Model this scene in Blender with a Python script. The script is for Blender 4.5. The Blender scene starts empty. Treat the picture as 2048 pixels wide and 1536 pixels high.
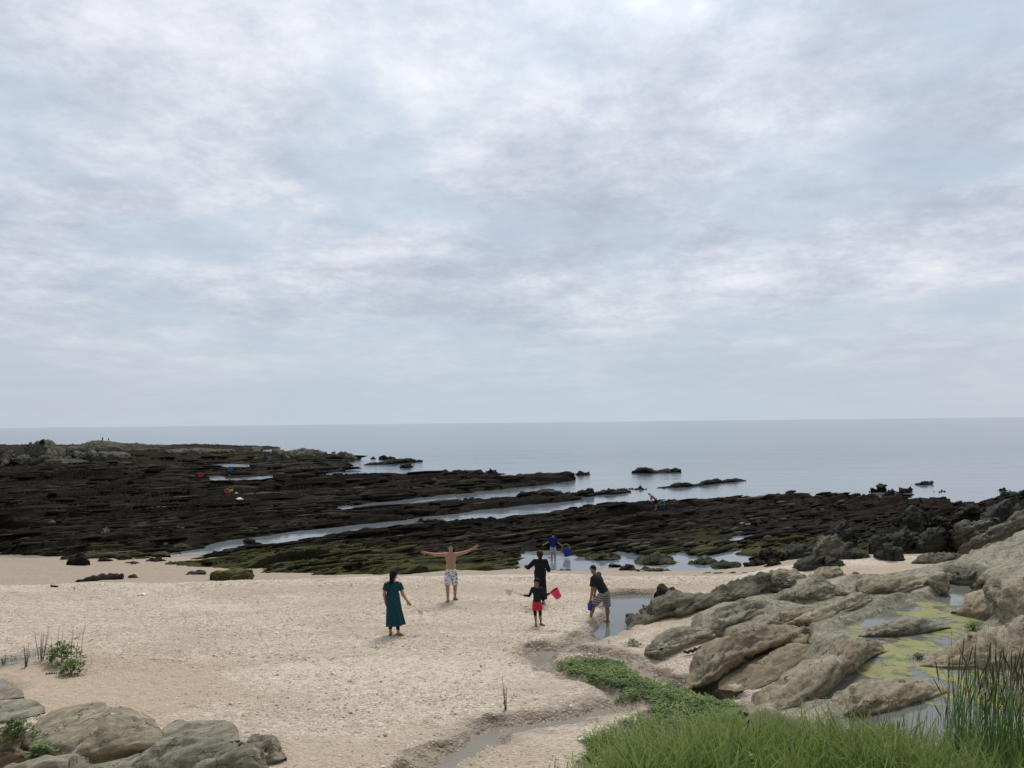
import bpy, bmesh, math, random
import numpy as np
from mathutils import Vector, Matrix

random.seed(7)
RNG = np.random.default_rng(7)
scene = bpy.context.scene
COL = scene.collection

# ------------------------------------------------------------------ camera
CAM = np.array([0.0, 0.0, 5.5])
F = 1600.0                                   # focal length in pixels of a 2048 px wide frame
PITCH = math.atan(77.0 / F)
ROLL = math.atan(22.0 / 2048.0)
_f = np.array([0, math.cos(PITCH), math.sin(PITCH)])
_u0 = np.array([0, -math.sin(PITCH), math.cos(PITCH)])
_r0 = np.array([1.0, 0, 0])
_r = _r0 * math.cos(ROLL) - _u0 * math.sin(ROLL)
_u = _u0 * math.cos(ROLL) + _r0 * math.sin(ROLL)
cam = bpy.data.cameras.new('camera')
cam.sensor_width = 36.0
cam.lens = F / 2048.0 * 36.0
cam.clip_start = 0.1
cam.clip_end = 90000.0
camo = bpy.data.objects.new('camera', cam)
COL.objects.link(camo)
M = Matrix(((_r[0], _u[0], -_f[0], CAM[0]), (_r[1], _u[1], -_f[1], CAM[1]), (_r[2], _u[2], -_f[2], CAM[2]), (0, 0, 0, 1)))
camo.matrix_world = M
scene.camera = camo

# ------------------------------------------------------------------ light
SUN_EL, SUN_AZ = math.radians(57), math.radians(14)      # high, over the sea and a little to the right
sun = bpy.data.lights.new('sun', 'SUN')
sun.energy = 1.5
sun.angle = math.radians(15)
sun.color = (1.0, 0.95, 0.88)
suno = bpy.data.objects.new('sun', sun)
COL.objects.link(suno)
sd = Vector((math.sin(SUN_AZ) * math.cos(SUN_EL), math.cos(SUN_AZ) * math.cos(SUN_EL), math.sin(SUN_EL)))
suno.rotation_euler = sd.to_track_quat('Z', 'Y').to_euler()
suno.location = (20, 60, 80)

world = bpy.data.worlds.new('World')
scene.world = world
world.use_nodes = True


class NT:
    """small helper to wire nodes"""
    def __init__(self, tree):
        self.t = tree
        tree.nodes.clear()

    def n(self, kind, ins=None, **props):
        nd = self.t.nodes.new(kind)
        for k, v in props.items():
            setattr(nd, k, v)
        for k, v in (ins or {}).items():
            s = nd.inputs[k]
            if isinstance(v, bpy.types.NodeSocket):
                self.t.links.new(v, s)
            else:
                s.default_value = v
        return nd

    def math(self, op, a, b=0.0, c=None, clamp=False):
        ins = {0: a, 1: b}
        if c is not None:
            ins[2] = c
        return self.n('ShaderNodeMath', ins, operation=op, use_clamp=clamp).outputs[0]

    def vmath(self, op, a, b=(0, 0, 0)):
        return self.n('ShaderNodeVectorMath', {0: a, 1: b}, operation=op).outputs[0]

    def mix(self, fac, a, b, mode='MIX'):
        nd = self.n('ShaderNodeMix', data_type='RGBA', blend_type=mode, clamp_factor=True)
        for idx, v in ((0, fac), (6, a), (7, b)):
            s = nd.inputs[idx]
            if isinstance(v, bpy.types.NodeSocket):
                self.t.links.new(v, s)
            else:
                s.default_value = v if idx == 0 else (*v[:3], 1)
        return nd.outputs[2]

    def rng(self, x, a, b, c=0.0, d=1.0, smooth=True):
        nd = self.n('ShaderNodeMapRange', {0: x, 1: a, 2: b, 3: c, 4: d}, clamp=True)
        if smooth:
            nd.interpolation_type = 'SMOOTHSTEP'
        return nd.outputs[0]

    def noise(self, vec, scale, detail=4, rough=0.55, dist=0.0, out=0):
        return self.n('ShaderNodeTexNoise', {'Vector': vec, 'Scale': scale, 'Detail': detail, 'Roughness': rough, 'Distortion': dist}).outputs[out]

    def ramp(self, fac, stops):
        nd = self.n('ShaderNodeValToRGB', {0: fac})
        el = nd.color_ramp.elements
        while len(el) < len(stops):
            el.new(0.5)
        for e, (p, c) in zip(el, stops):
            e.position = p
            e.color = (*c, 1)
        return nd.outputs[0]

    def scale(self, vec, s):
        return self.n('ShaderNodeMapping', {'Vector': vec, 'Scale': s}).outputs[0]


def build_sky():
    w = NT(world.node_tree)
    tc = w.n('ShaderNodeTexCoord').outputs['Generated']
    d = w.n('ShaderNodeVectorMath', {0: tc}, operation='NORMALIZE').outputs[0]
    sx = w.n('ShaderNodeSeparateXYZ', {0: d})
    x, y, z = sx.outputs
    zc = w.math('MAXIMUM', z, 0.0)
    inv = w.math('DIVIDE', 1.0, w.math('ADD', zc, 0.17))
    cx, cy = w.math('MULTIPLY', x, inv), w.math('MULTIPLY', y, inv)
    # drifting deck, drawn out along one wind direction
    ang = math.radians(-14)
    px = w.math('ADD', w.math('MULTIPLY', cx, math.cos(ang)), w.math('MULTIPLY', cy, math.sin(ang)))
    py = w.math('SUBTRACT', w.math('MULTIPLY', cy, math.cos(ang)), w.math('MULTIPLY', cx, math.sin(ang)))
    p = w.n('ShaderNodeCombineXYZ', {0: w.math('MULTIPLY', px, 1.05), 1: py, 2: 3.7}).outputs[0]
    big = w.noise(p, 0.62, 3, 0.5, 0.15)
    mid = w.noise(w.vmath('ADD', p, (7.3, 2.1, 0)), 1.45, 9, 0.64, 0.1)
    fine = w.noise(w.vmath('ADD', p, (1.3, 9.1, 0)), 5.6, 9, 0.70, 0.1)
    veil = w.noise(w.vmath('ADD', p, (11.0, 4.4, 0)), 1.25, 5, 0.55, 0.3)
    body = w.math('ADD', w.math('ADD', w.math('MULTIPLY', big, 0.32), w.math('MULTIPLY', mid, 0.40)), w.math('MULTIPLY', fine, 0.29))
    cloud = w.ramp(body, [(0.385, (3.7, 4.1, 4.95)), (0.445, (4.3, 4.72, 5.55)), (0.50, (5.15, 5.5, 6.25)), (0.56, (6.35, 6.55, 7.1)), (0.65, (7.9, 8.0, 8.2))])
    nish = w.n('ShaderNodeTexSky', sky_type='NISHITA', sun_disc=False, sun_elevation=SUN_EL, sun_rotation=SUN_AZ, altitude=5.0, air_density=1.0, dust_density=2.0)
    blue = w.mix(0.12, (4.2, 5.2, 6.2), nish.outputs[0])
    hole = w.rng(veil, 0.46, 0.62)
    col = w.mix(w.math('MULTIPLY', hole, 0.58), cloud, blue)
    # thin bright break in the deck, high and right of the middle
    def lobe(azd, eld, pw, gain):
        a, e = math.radians(azd), math.radians(eld)
        dv = (math.sin(a) * math.cos(e), math.cos(a) * math.cos(e), math.sin(e))
        dt = w.n('ShaderNodeVectorMath', {0: d, 1: dv}, operation='DOT_PRODUCT').outputs['Value']
        return w.math('MULTIPLY', w.math('POWER', w.math('MAXIMUM', dt, 0.0), pw), gain)
    brk = w.math('MULTIPLY', lobe(14.5, 32.5, 200, 0.9), w.rng(mid, 0.34, 0.60))
    col = w.mix(w.math('MINIMUM', w.math('MULTIPLY', brk, 1.3), 1.0), col, (11.0, 11.0, 11.0))
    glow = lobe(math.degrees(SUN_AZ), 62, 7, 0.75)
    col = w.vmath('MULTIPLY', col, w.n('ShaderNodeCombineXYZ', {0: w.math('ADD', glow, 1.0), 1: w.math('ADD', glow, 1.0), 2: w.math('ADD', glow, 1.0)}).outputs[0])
    # even pale air low over the water
    low = w.rng(z, 0.0, 0.21, 0.93, 0.0)
    air = w.ramp(w.math('ADD', w.math('MULTIPLY', x, 0.5), 0.5), [(0.25, (4.35, 4.80, 5.50)), (0.5, (4.45, 5.25, 5.90)), (0.8, (4.65, 5.05, 5.65))])
    col = w.mix(low, col, air)
    # unseen sky behind the camera, dimmed to deepen shade on faces toward it
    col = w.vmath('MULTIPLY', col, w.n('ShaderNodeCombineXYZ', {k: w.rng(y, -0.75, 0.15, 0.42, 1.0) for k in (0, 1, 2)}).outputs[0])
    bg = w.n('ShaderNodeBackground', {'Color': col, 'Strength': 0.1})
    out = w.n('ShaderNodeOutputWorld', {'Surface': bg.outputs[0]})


build_sky()
world.cycles.sampling_method = 'MANUAL'
world.cycles.sample_map_resolution = 512
vs = scene.view_settings
scene.display_settings.display_device = 'sRGB'
vs.view_transform = 'Standard'
vs.look = 'None'
vs.exposure = 0.24
vs.gamma = 1.0
scene.cycles.max_bounces = 5
scene.cycles.diffuse_bounces = 2
scene.cycles.glossy_bounces = 3
scene.cycles.transparent_max_bounces = 6


# ------------------------------------------------------------------ geometry helpers
def ray(px, py):
    px, py = np.asarray(px, float), np.asarray(py, float)
    return _f + np.multiply.outer((px - 1024) / F, _r) - np.multiply.outer((py - 768) / F, _u)


def hit(px, py, z=0.0):
    """where the sight line through a picture point meets a level plane"""
    d = ray(px, py)
    t = (np.asarray(z) - CAM[2]) / d[..., 2]
    return CAM + d * t[..., None]


_rs = np.random.RandomState(11)
PERM = np.tile(_rs.permutation(256), 3).astype(np.int32)
_G3 = np.array([[1, 1, 0], [-1, 1, 0], [1, -1, 0], [-1, -1, 0], [1, 0, 1], [-1, 0, 1], [1, 0, -1], [-1, 0, -1],
                [0, 1, 1], [0, -1, 1], [0, 1, -1], [0, -1, -1], [1, 1, 0], [-1, 1, 0], [0, -1, 1], [0, -1, -1]], float)
_ang = np.linspace(0, 2 * np.pi, 16, endpoint=False)
_G2 = np.stack([np.cos(_ang), np.sin(_ang)], 1) * 1.4


def pn2(x, y):
    x, y = np.broadcast_arrays(np.asarray(x, float), np.asarray(y, float))
    xi, yi = np.floor(x).astype(np.int64), np.floor(y).astype(np.int64)
    xf, yf = x - xi, y - yi
    xi, yi = xi & 255, yi & 255
    u, v = xf * xf * xf * (xf * (xf * 6 - 15) + 10), yf * yf * yf * (yf * (yf * 6 - 15) + 10)
    def g(i, j, a, b):
        h = PERM[PERM[xi + i] + yi + j] & 15
        return _G2[h, 0] * a + _G2[h, 1] * b
    n00, n10, n01, n11 = g(0, 0, xf, yf), g(1, 0, xf - 1, yf), g(0, 1, xf, yf - 1), g(1, 1, xf - 1, yf - 1)
    a = n00 + u * (n10 - n00)
    b = n01 + u * (n11 - n01)
    return a + v * (b - a)


def pn3(x, y, z):
    xi, yi, zi = np.floor(x).astype(np.int64), np.floor(y).astype(np.int64), np.floor(z).astype(np.int64)
    xf, yf, zf = x - xi, y - yi, z - zi
    xi, yi, zi = xi & 255, yi & 255, zi & 255
    fd = lambda t: t * t * t * (t * (t * 6 - 15) + 10)
    u, v, w = fd(xf), fd(yf), fd(zf)
    def g(i, j, k):
        h = PERM[PERM[PERM[xi + i] + yi + j] + zi + k] & 15
        return _G3[h, 0] * (xf - i) + _G3[h, 1] * (yf - j) + _G3[h, 2] * (zf - k)
    l = lambda a, b, t: a + t * (b - a)
    return l(l(l(g(0, 0, 0), g(1, 0, 0), u), l(g(0, 1, 0), g(1, 1, 0), u), v), l(l(g(0, 0, 1), g(1, 0, 1), u), l(g(0, 1, 1), g(1, 1, 1), u), v), w)


def fbm2(x, y, o=4, g=0.5):
    s, a = 0, 1.0
    for i in range(o):
        s = s + a * pn2(x * 2 ** i + 17.3 * i, y * 2 ** i - 9.1 * i)
        a *= g
    return s


def fbm3(p, o=4, g=0.5):
    s, a = 0, 1.0
    for i in range(o):
        q = p * 2 ** i + 13.7 * i
        s = s + a * pn3(q[..., 0], q[..., 1], q[..., 2])
        a *= g
    return s


def ss(a, b, x):
    t = np.clip((x - a) / (b - a), 0, 1)
    return t * t * (3 - 2 * t)


def poly_world(pts, z=0.0):
    a = np.array([(p[0], p[1], p[2] if len(p) > 2 else z) for p in pts], float)
    return hit(a[:, 0], a[:, 1], a[:, 2])[:, :2]


def poly_sd(poly, X, Y, far=6.0):
    """signed distance to a world outline, positive inside"""
    out = np.full(X.shape, -far)
    lo, hi = poly.min(0) - far, poly.max(0) + far
    m = (X > lo[0]) & (X < hi[0]) & (Y > lo[1]) & (Y < hi[1])
    if not m.any():
        return out
    x, y = X[m], Y[m]
    d2 = np.full(x.shape, 1e18)
    ins = np.zeros(x.shape, bool)
    for i in range(len(poly)):
        ax, ay = poly[i]
        bx, by = poly[(i + 1) % len(poly)]
        ex, ey = bx - ax, by - ay
        t = np.clip(((x - ax) * ex + (y - ay) * ey) / (ex * ex + ey * ey + 1e-12), 0, 1)
        d2 = np.minimum(d2, (x - ax - t * ex) ** 2 + (y - ay - t * ey) ** 2)
        c = (ay > y) != (by > y)
        if abs(ey) > 1e-12:
            ins ^= c & (x < ax + (y - ay) * ex / ey)
    d = np.sqrt(d2)
    out[m] = np.where(ins, d, -np.minimum(d, far))
    return out


def mesh_obj(name, verts, faces, mat=None, parent=None, loc=None, smooth=True, attrs=None, mats=None, fmat=None):
    verts = np.asarray(verts, np.float32)
    if loc is not None:
        verts = verts - np.asarray(loc, np.float32)
    me = bpy.data.meshes.new(name)
    me.vertices.add(len(verts))
    me.vertices.foreach_set('co', verts.ravel())
    if isinstance(faces, np.ndarray):
        k = faces.shape[1]
        flat, tot, start = faces.ravel().astype(np.int32), np.full(len(faces), k, np.int32), np.arange(0, len(faces) * k, k, dtype=np.int32)
    else:
        flat = np.array([i for f in faces for i in f], np.int32)
        tot = np.array([len(f) for f in faces], np.int32)
        start = np.concatenate([[0], np.cumsum(tot)[:-1]]).astype(np.int32)
    me.loops.add(len(flat))
    me.loops.foreach_set('vertex_index', flat)
    me.polygons.add(len(tot))
    me.polygons.foreach_set('loop_start', start)
    me.polygons.foreach_set('loop_total', tot)
    if smooth:
        me.polygons.foreach_set('use_smooth', np.ones(len(tot), bool))
    for k, v in (attrs or {}).items():
        a = me.attributes.new(k, 'FLOAT', 'POINT')
        a.data.foreach_set('value', np.asarray(v, np.float32).ravel())
    me.update(calc_edges=True)
    me.validate()
    if mat:
        me.materials.append(mat)
    for m_ in (mats or []):
        me.materials.append(m_)
    if fmat is not None:
        me.polygons.foreach_set('material_index', np.asarray(fmat, np.int32))
    o = bpy.data.objects.new(name, me)
    COL.objects.link(o)
    if loc is not None:
        o.location = loc
    if parent is not None:
        o.parent = parent
    return o


def tag(o, label=None, cat=None, group=None, kind=None):
    for k, v in (('label', label), ('category', cat), ('group', group), ('kind', kind)):
        if v:
            o[k] = v
    return o


def empty(name, loc, label, cat, group=None, rz=0.0):
    o = bpy.data.objects.new(name, None)
    o.empty_display_size = 0.2
    COL.objects.link(o)
    o.location = loc
    o.rotation_euler = (0, 0, rz)
    return tag(o, label, cat, group)


def grid_faces(ni, nj, wrap=False):
    i, j = np.meshgrid(np.arange(ni - 1), np.arange(nj if wrap else nj - 1), indexing='ij')
    j2 = (j + 1) % nj
    return np.stack([i * nj + j, i * nj + j2, (i + 1) * nj + j2, (i + 1) * nj + j], -1).reshape(-1, 4)


def tube(path, rad, n=8, cap=True):
    """verts, faces of a round tube along a polyline"""
    path = np.asarray(path, float)
    rad = np.broadcast_to(np.asarray(rad, float), (len(path),))
    T = np.gradient(path, axis=0)
    T /= np.linalg.norm(T, axis=1)[:, None] + 1e-9
    ref = np.array([0, 0, 1.0]) if abs(T[0, 2]) < 0.9 else np.array([1.0, 0, 0])
    V = []
    for c, t, r in zip(path, T, rad):
        a = np.cross(t, ref)
        a /= np.linalg.norm(a) + 1e-9
        b = np.cross(t, a)
        ref = np.cross(a, t)
        th = np.linspace(0, 2 * np.pi, n, endpoint=False)
        V.append(c + r * (np.cos(th)[:, None] * a + np.sin(th)[:, None] * b))
    V = np.concatenate(V)
    Fc = [tuple(f) for f in grid_faces(len(path), n, True)]
    if cap:
        Fc.append(tuple(range(n)))
        Fc.append(tuple(range(len(V) - 1, len(V) - 1 - n, -1)))
    return V, Fc


def joinm(parts):
    V, Fc, o = [], [], 0
    for v, f in parts:
        V.append(v)
        Fc += [tuple(int(i) + o for i in q) for q in f]
        o += len(v)
    return np.concatenate(V), Fc
# ------------------------------------------------------------------ materials
STRIKE = math.radians(43)
CS, SN = math.cos(STRIKE), math.sin(STRIKE)


def new_mat(name):
    m = bpy.data.materials.new(name)
    m.use_nodes = True
    return m, NT(m.node_tree)


def finish(t, col, rough=0.9, bump=None, bstr=0.5, bdist=0.02, spec=0.3, extra=None):
    ins = {'Base Color': col if isinstance(col, bpy.types.NodeSocket) else (*col[:3], 1), 'Roughness': rough, 'Specular IOR Level': spec}
    ins.update(extra or {})
    if bump is not None:
        ins['Normal'] = t.n('ShaderNodeBump', {'Height': bump, 'Strength': bstr, 'Distance': bdist}).outputs[0]
    b = t.n('ShaderNodeBsdfPrincipled', ins)
    t.n('ShaderNodeOutputMaterial', {'Surface': b.outputs[0]})
    return b


def pos(t):
    return t.n('ShaderNodeNewGeometry').outputs['Position']


def along(t, p):
    """rock coordinates: x along the strike of the beds, y across, z up"""
    return t.n('ShaderNodeMapping', {'Vector': p, 'Rotation': (0, 0, -STRIKE)}).outputs[0]


def plain(name, col, rough=0.8, spec=0.3, var=0.25, sc=9.0, bump=0.3, bd=0.004):
    m, t = new_mat(name)
    p = t.n('ShaderNodeTexCoord').outputs['Object']
    n = t.noise(p, sc, 5, 0.6)
    c = t.mix(n, tuple(v * (1 - var) for v in col), tuple(min(1, v * (1 + var)) for v in col))
    finish(t, c, rough, t.noise(p, sc * 6, 3), bump, bd, spec)
    return m


def rock_mat(name, a, b, pale, brown, crack=0.6, moss=0.0, mosscol=(0.075, 0.085, 0.03), rough=0.88, sc=1.0):
    m, t = new_mat(name)
    p = pos(t)
    q = along(t, p)
    st = t.scale(q, (0.45, 1.3, 1.8))
    big = t.noise(st, 0.55 * sc, 5, 0.6, 0.4)
    mid = t.noise(st, 2.3 * sc, 6, 0.62, 0.6)
    fine = t.noise(t.scale(q, (0.6, 1, 1)), 11 * sc, 6, 0.72)
    c = t.mix(t.rng(big, 0.36, 0.62), a, b)
    c = t.mix(t.math('MULTIPLY', t.rng(mid, 0.54, 0.68), 0.7), c, pale)
    br = t.noise(t.vmath('ADD', st, (5.0, 3.0, 1.0)), 1.1 * sc, 5, 0.6, 0.5)
    c = t.mix(t.math('MULTIPLY', t.rng(br, 0.55, 0.70), 0.75), c, brown)
    c = t.mix(t.math('MULTIPLY', t.rng(fine, 0.47, 0.63), 0.52), c, tuple(v * 0.42 for v in a))
    c = t.mix(t.math('MULTIPLY', t.rng(fine, 0.48, 0.34), 0.36), c, tuple(min(1, v * 1.35) for v in pale))
    vor = t.n('ShaderNodeTexVoronoi', {'Vector': t.scale(t.vmath('ADD', q, t.vmath('MULTIPLY', t.noise(q, 1.6, 4, 0.6, 0, 1), (0.9, 0.9, 0.9))), (0.32, 1.1, 1.5)), 'Scale': 1.25 * sc}, feature='DISTANCE_TO_EDGE').outputs['Distance']
    streak = t.noise(t.scale(q, (0.16, 1.6, 2.2)), 2.0 * sc, 5, 0.62, 0.3)
    c = t.mix(t.math('MULTIPLY', t.rng(streak, 0.50, 0.66), 0.55), c, tuple(v * 0.48 for v in b))
    c = t.mix(t.math('MULTIPLY', t.rng(streak, 0.46, 0.34), 0.35), c, pale)
    cr = t.math('MULTIPLY', t.rng(vor, 0.0, 0.022, 1.0, 0.0), t.rng(mid, 0.46, 0.60))
    c = t.mix(t.math('MULTIPLY', cr, crack * 0.55), c, tuple(v * 0.22 for v in a))
    if moss:
        nz = t.n('ShaderNodeSeparateXYZ', {0: t.n('ShaderNodeNewGeometry').outputs['Normal']}).outputs[2]
        mm = t.math('MULTIPLY', t.rng(nz, 0.25, 0.85), t.rng(t.noise(p, 1.3, 5, 0.65), 0.40, 0.60))
        c = t.mix(t.math('MULTIPLY', mm, moss), c, t.mix(t.noise(p, 7, 4), tuple(v * 0.6 for v in mosscol), tuple(v * 1.5 for v in mosscol)))
    h = t.math('ADD', t.math('ADD', t.math('MULTIPLY', mid, 0.9), t.math('MULTIPLY', fine, 0.45)), t.math('MULTIPLY', cr, -0.7))
    finish(t, c, rough, h, 0.9, 0.09, 0.22)
    return m


MAT = {}
MAT['sandstone'] = rock_mat('tan sandstone', (0.375, 0.308, 0.200), (0.295, 0.253, 0.178), (0.49, 0.445, 0.33), (0.215, 0.145, 0.078))
MAT['greystone'] = rock_mat('grey lichen sandstone', (0.325, 0.285, 0.202), (0.250, 0.226, 0.168), (0.44, 0.425, 0.33), (0.195, 0.145, 0.10), crack=0.8)
MAT['brownstone'] = rock_mat('brown stained sandstone', (0.295, 0.236, 0.145), (0.250, 0.206, 0.138), (0.35, 0.31, 0.225), (0.205, 0.13, 0.062))
MAT['darkstone'] = rock_mat('dark weathered rock', (0.062, 0.060, 0.050), (0.042, 0.042, 0.036), (0.110, 0.105, 0.090), (0.055, 0.042, 0.03), moss=0.25)
MAT['midstone'] = rock_mat('grey brown rock', (0.185, 0.160, 0.115), (0.125, 0.113, 0.086), (0.28, 0.262, 0.205), (0.12, 0.086, 0.054), moss=0.2)
MAT['weedstone'] = rock_mat('weed covered reef rock', (0.017, 0.014, 0.010), (0.012, 0.011, 0.008), (0.040, 0.034, 0.024), (0.030, 0.015, 0.010), crack=0.2, moss=0.45, mosscol=(0.048, 0.042, 0.018))
MAT['mossstone'] = rock_mat('mossy reef rock', (0.040, 0.038, 0.025), (0.028, 0.029, 0.018), (0.070, 0.066, 0.044), (0.040, 0.028, 0.016), crack=0.2, moss=0.65, mosscol=(0.085, 0.085, 0.028))
MAT['mossblock'] = rock_mat('thickly mossed block', (0.105, 0.102, 0.036), (0.075, 0.075, 0.028), (0.15, 0.14, 0.06), (0.05, 0.04, 0.02), crack=0.1, moss=0.95, mosscol=(0.150, 0.145, 0.036))
MAT['headland'] = rock_mat('headland rock', (0.150, 0.138, 0.104), (0.098, 0.093, 0.073), (0.23, 0.215, 0.17), (0.10, 0.082, 0.058), moss=0.35, mosscol=(0.085, 0.085, 0.045), sc=0.35)


def sand_material():
    m, t = new_mat('shell sand')
    p = pos(t)
    at = lambda k: t.n('ShaderNodeAttribute', attribute_name=k).outputs['Fac']
    gravel, wet, weed, warm, soil = at('gravel'), at('wet'), at('weed'), at('warm'), at('soil')
    n1 = t.noise(p, 0.55, 5, 0.6)
    n2 = t.noise(p, 3.2, 5, 0.65)
    n3 = t.noise(p, 22, 4, 0.7)
    fine = t.mix(n1, (0.425, 0.342, 0.248), (0.505, 0.42, 0.312))
    fine = t.mix(warm, fine, t.mix(n2, (0.42, 0.312, 0.205), (0.495, 0.38, 0.258)))
    fine = t.mix(t.math('MULTIPLY', t.rng(n2, 0.52, 0.72), 0.35), fine, (0.30, 0.225, 0.155))
    v1 = t.n('ShaderNodeTexVoronoi', {'Vector': p, 'Scale': 13.0, 'Randomness': 1.0})
    v2 = t.n('ShaderNodeTexVoronoi', {'Vector': p, 'Scale': 27.0, 'Randomness': 1.0})
    s1 = t.n('ShaderNodeSeparateColor', {0: v1.outputs['Color']})
    s2 = t.n('ShaderNodeSeparateColor', {0: v2.outputs['Color']})
    sh1 = t.ramp(s1.outputs[0], [(0.0, (0.33, 0.25, 0.175)), (0.2, (0.50, 0.395, 0.285)), (0.6, (0.59, 0.485, 0.365)), (0.86, (0.68, 0.595, 0.48)), (1.0, (0.80, 0.75, 0.66))])
    sh2 = t.ramp(s2.outputs[1], [(0.0, (0.34, 0.26, 0.18)), (0.25, (0.50, 0.395, 0.29)), (0.7, (0.61, 0.50, 0.38)), (1.0, (0.76, 0.69, 0.585))])
    grav = t.mix(0.5, sh1, sh2)
    gcell = t.rng(t.math('ADD', gravel, t.math('MULTIPLY', t.math('SUBTRACT', n2, 0.5), 0.9)), 0.25, 0.75)
    c = t.mix(gcell, t.mix(0.34, fine, grav), grav)
    c = t.mix(t.math('MULTIPLY', t.rng(gravel, 0.70, 1.0), t.math('MULTIPLY', t.rng(n2, 0.35, 0.65), 0.5)), c, (0.70, 0.635, 0.54))
    c = t.mix(t.math('MULTIPLY', t.rng(n3, 0.56, 0.72), 0.30), c, (0.22, 0.165, 0.115))
    c = t.mix(t.math('MULTIPLY', wet, 0.88), c, t.mix(n2, (0.20, 0.155, 0.108), (0.30, 0.24, 0.17)))
    wd = t.rng(t.math('ADD', weed, t.math('MULTIPLY', t.math('SUBTRACT', n3, 0.5), 1.2)), 0.35, 0.75)
    c = t.mix(t.math('MULTIPLY', wd, 0.85), c, t.mix(n3, (0.055, 0.038, 0.024), (0.20, 0.145, 0.095)))
    c = t.mix(soil, c, t.mix(n3, (0.030, 0.036, 0.014), (0.085, 0.085, 0.038)))
    h = t.math('ADD', t.math('MULTIPLY', v1.outputs['Distance'], -0.6), t.math('ADD', t.math('MULTIPLY', v2.outputs['Distance'], -0.35), t.math('MULTIPLY', n2, 1.4)))
    rough = t.rng(wet, 0.2, 1.0, 0.95, 0.30)
    finish(t, c, rough, h, 0.8, 0.055, 0.3)
    return m


def reef_material():
    m, t = new_mat('weedy reef')
    p = pos(t)
    at = lambda k: t.n('ShaderNodeAttribute', attribute_name=k).outputs['Fac']
    green, red = at('green'), at('red')
    q = along(t, p)
    st = t.scale(q, (0.35, 1.2, 1.0))
    n1 = t.noise(st, 0.5, 6, 0.65, 0.5)
    n2 = t.noise(st, 2.4, 6, 0.7, 0.5)
    n3 = t.noise(p, 9, 5, 0.7)
    c = t.mix(n2, (0.005, 0.0045, 0.0035), (0.019, 0.016, 0.011))
    c = t.mix(t.math('MULTIPLY', t.rng(n1, 0.50, 0.66), 0.5), c, (0.023, 0.015, 0.010))
    c = t.mix(t.math('MULTIPLY', t.rng(n3, 0.56, 0.70), 0.6), c, (0.090, 0.078, 0.052))
    nz = t.n('ShaderNodeSeparateXYZ', {0: t.n('ShaderNodeNewGeometry').outputs['Normal']}).outputs[2]
    top = t.rng(nz, 0.70, 0.97)
    g = t.math('MULTIPLY', t.math('MULTIPLY', green, t.math('ADD', t.math('MULTIPLY', top, 0.9), 0.1)), t.rng(t.math('ADD', n2, t.math('MULTIPLY', green, 0.22)), 0.46, 0.66))
    gc = t.mix(n3, (0.026, 0.029, 0.011), (0.120, 0.115, 0.040))
    c = t.mix(t.math('MINIMUM', t.math('MULTIPLY', g, 1.25), 1.0), c, gc)
    c = t.mix(t.math('MULTIPLY', red, t.math('MULTIPLY', t.rng(n2, 0.42, 0.6), 0.55)), c, t.mix(n3, (0.026, 0.012, 0.008), (0.075, 0.040, 0.027)))
    h = t.math('ADD', t.math('MULTIPLY', n2, 1.0), t.math('MULTIPLY', n3, 0.5))
    finish(t, c, 0.95, h, 0.9, 0.14, 0.08)
    return m


def water_material(name, base, rough, waves, spec=0.5, calm=None):
    m, t = new_mat(name)
    p = pos(t)
    h = None
    for sc, stretch, amp in waves:
        n = t.noise(t.scale(p, (stretch, 1.0, 1.0)), sc, 4, 0.6, 0.3)
        n = t.math('MULTIPLY', n, amp)
        h = n if h is None else t.math('ADD', h, n)
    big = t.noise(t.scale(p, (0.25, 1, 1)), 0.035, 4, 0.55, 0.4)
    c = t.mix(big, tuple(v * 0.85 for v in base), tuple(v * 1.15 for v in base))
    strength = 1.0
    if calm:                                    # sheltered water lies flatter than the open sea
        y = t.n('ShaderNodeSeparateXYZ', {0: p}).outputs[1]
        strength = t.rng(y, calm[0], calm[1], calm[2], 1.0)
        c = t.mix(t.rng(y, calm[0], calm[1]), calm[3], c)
    bmp = t.n('ShaderNodeBump', {'Height': h, 'Strength': strength, 'Distance': 1.0}).outputs[0]
    b = t.n('ShaderNodeBsdfPrincipled', {'Base Color': c, 'Roughness': rough, 'Specular IOR Level': spec, 'IOR': 1.333, 'Normal': bmp})
    t.n('ShaderNodeOutputMaterial', {'Surface': b.outputs[0]})
    return m


MAT['sand'] = sand_material()
MAT['reef'] = reef_material()
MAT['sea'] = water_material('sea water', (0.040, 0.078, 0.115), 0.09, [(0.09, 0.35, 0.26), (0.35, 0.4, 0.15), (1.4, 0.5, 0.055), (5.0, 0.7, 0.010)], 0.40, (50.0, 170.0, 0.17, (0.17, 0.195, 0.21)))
MAT['pool'] = water_material('pool water', (0.16, 0.165, 0.15), 0.04, [(1.6, 0.6, 0.004), (6.0, 0.8, 0.0012)])
MAT['stream'] = water_material('stream water', (0.225, 0.198, 0.160), 0.28, [(3.0, 0.8, 0.008), (11.0, 0.9, 0.004)])
# ------------------------------------------------------------------ the lie of the land
ZW = -1.2                                   # sea level

# berm crest of the beach, as X -> Y
_bpx = np.array([(-700, 1174), (-300, 1172), (0, 1170), (150, 1165), (300, 1167), (420, 1163), (600, 1156), (800, 1151), (1000, 1149), (1250, 1152), (1480, 1150), (1560, 1136), (1640, 1120), (1800, 1112), (2000, 1108), (2500, 1100)], float)
_bw = hit(_bpx[:, 0], _bpx[:, 1], 0.05)[:, :2]
berm_y = lambda X: np.interp(X, _bw[:, 0], _bw[:, 1])

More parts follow.
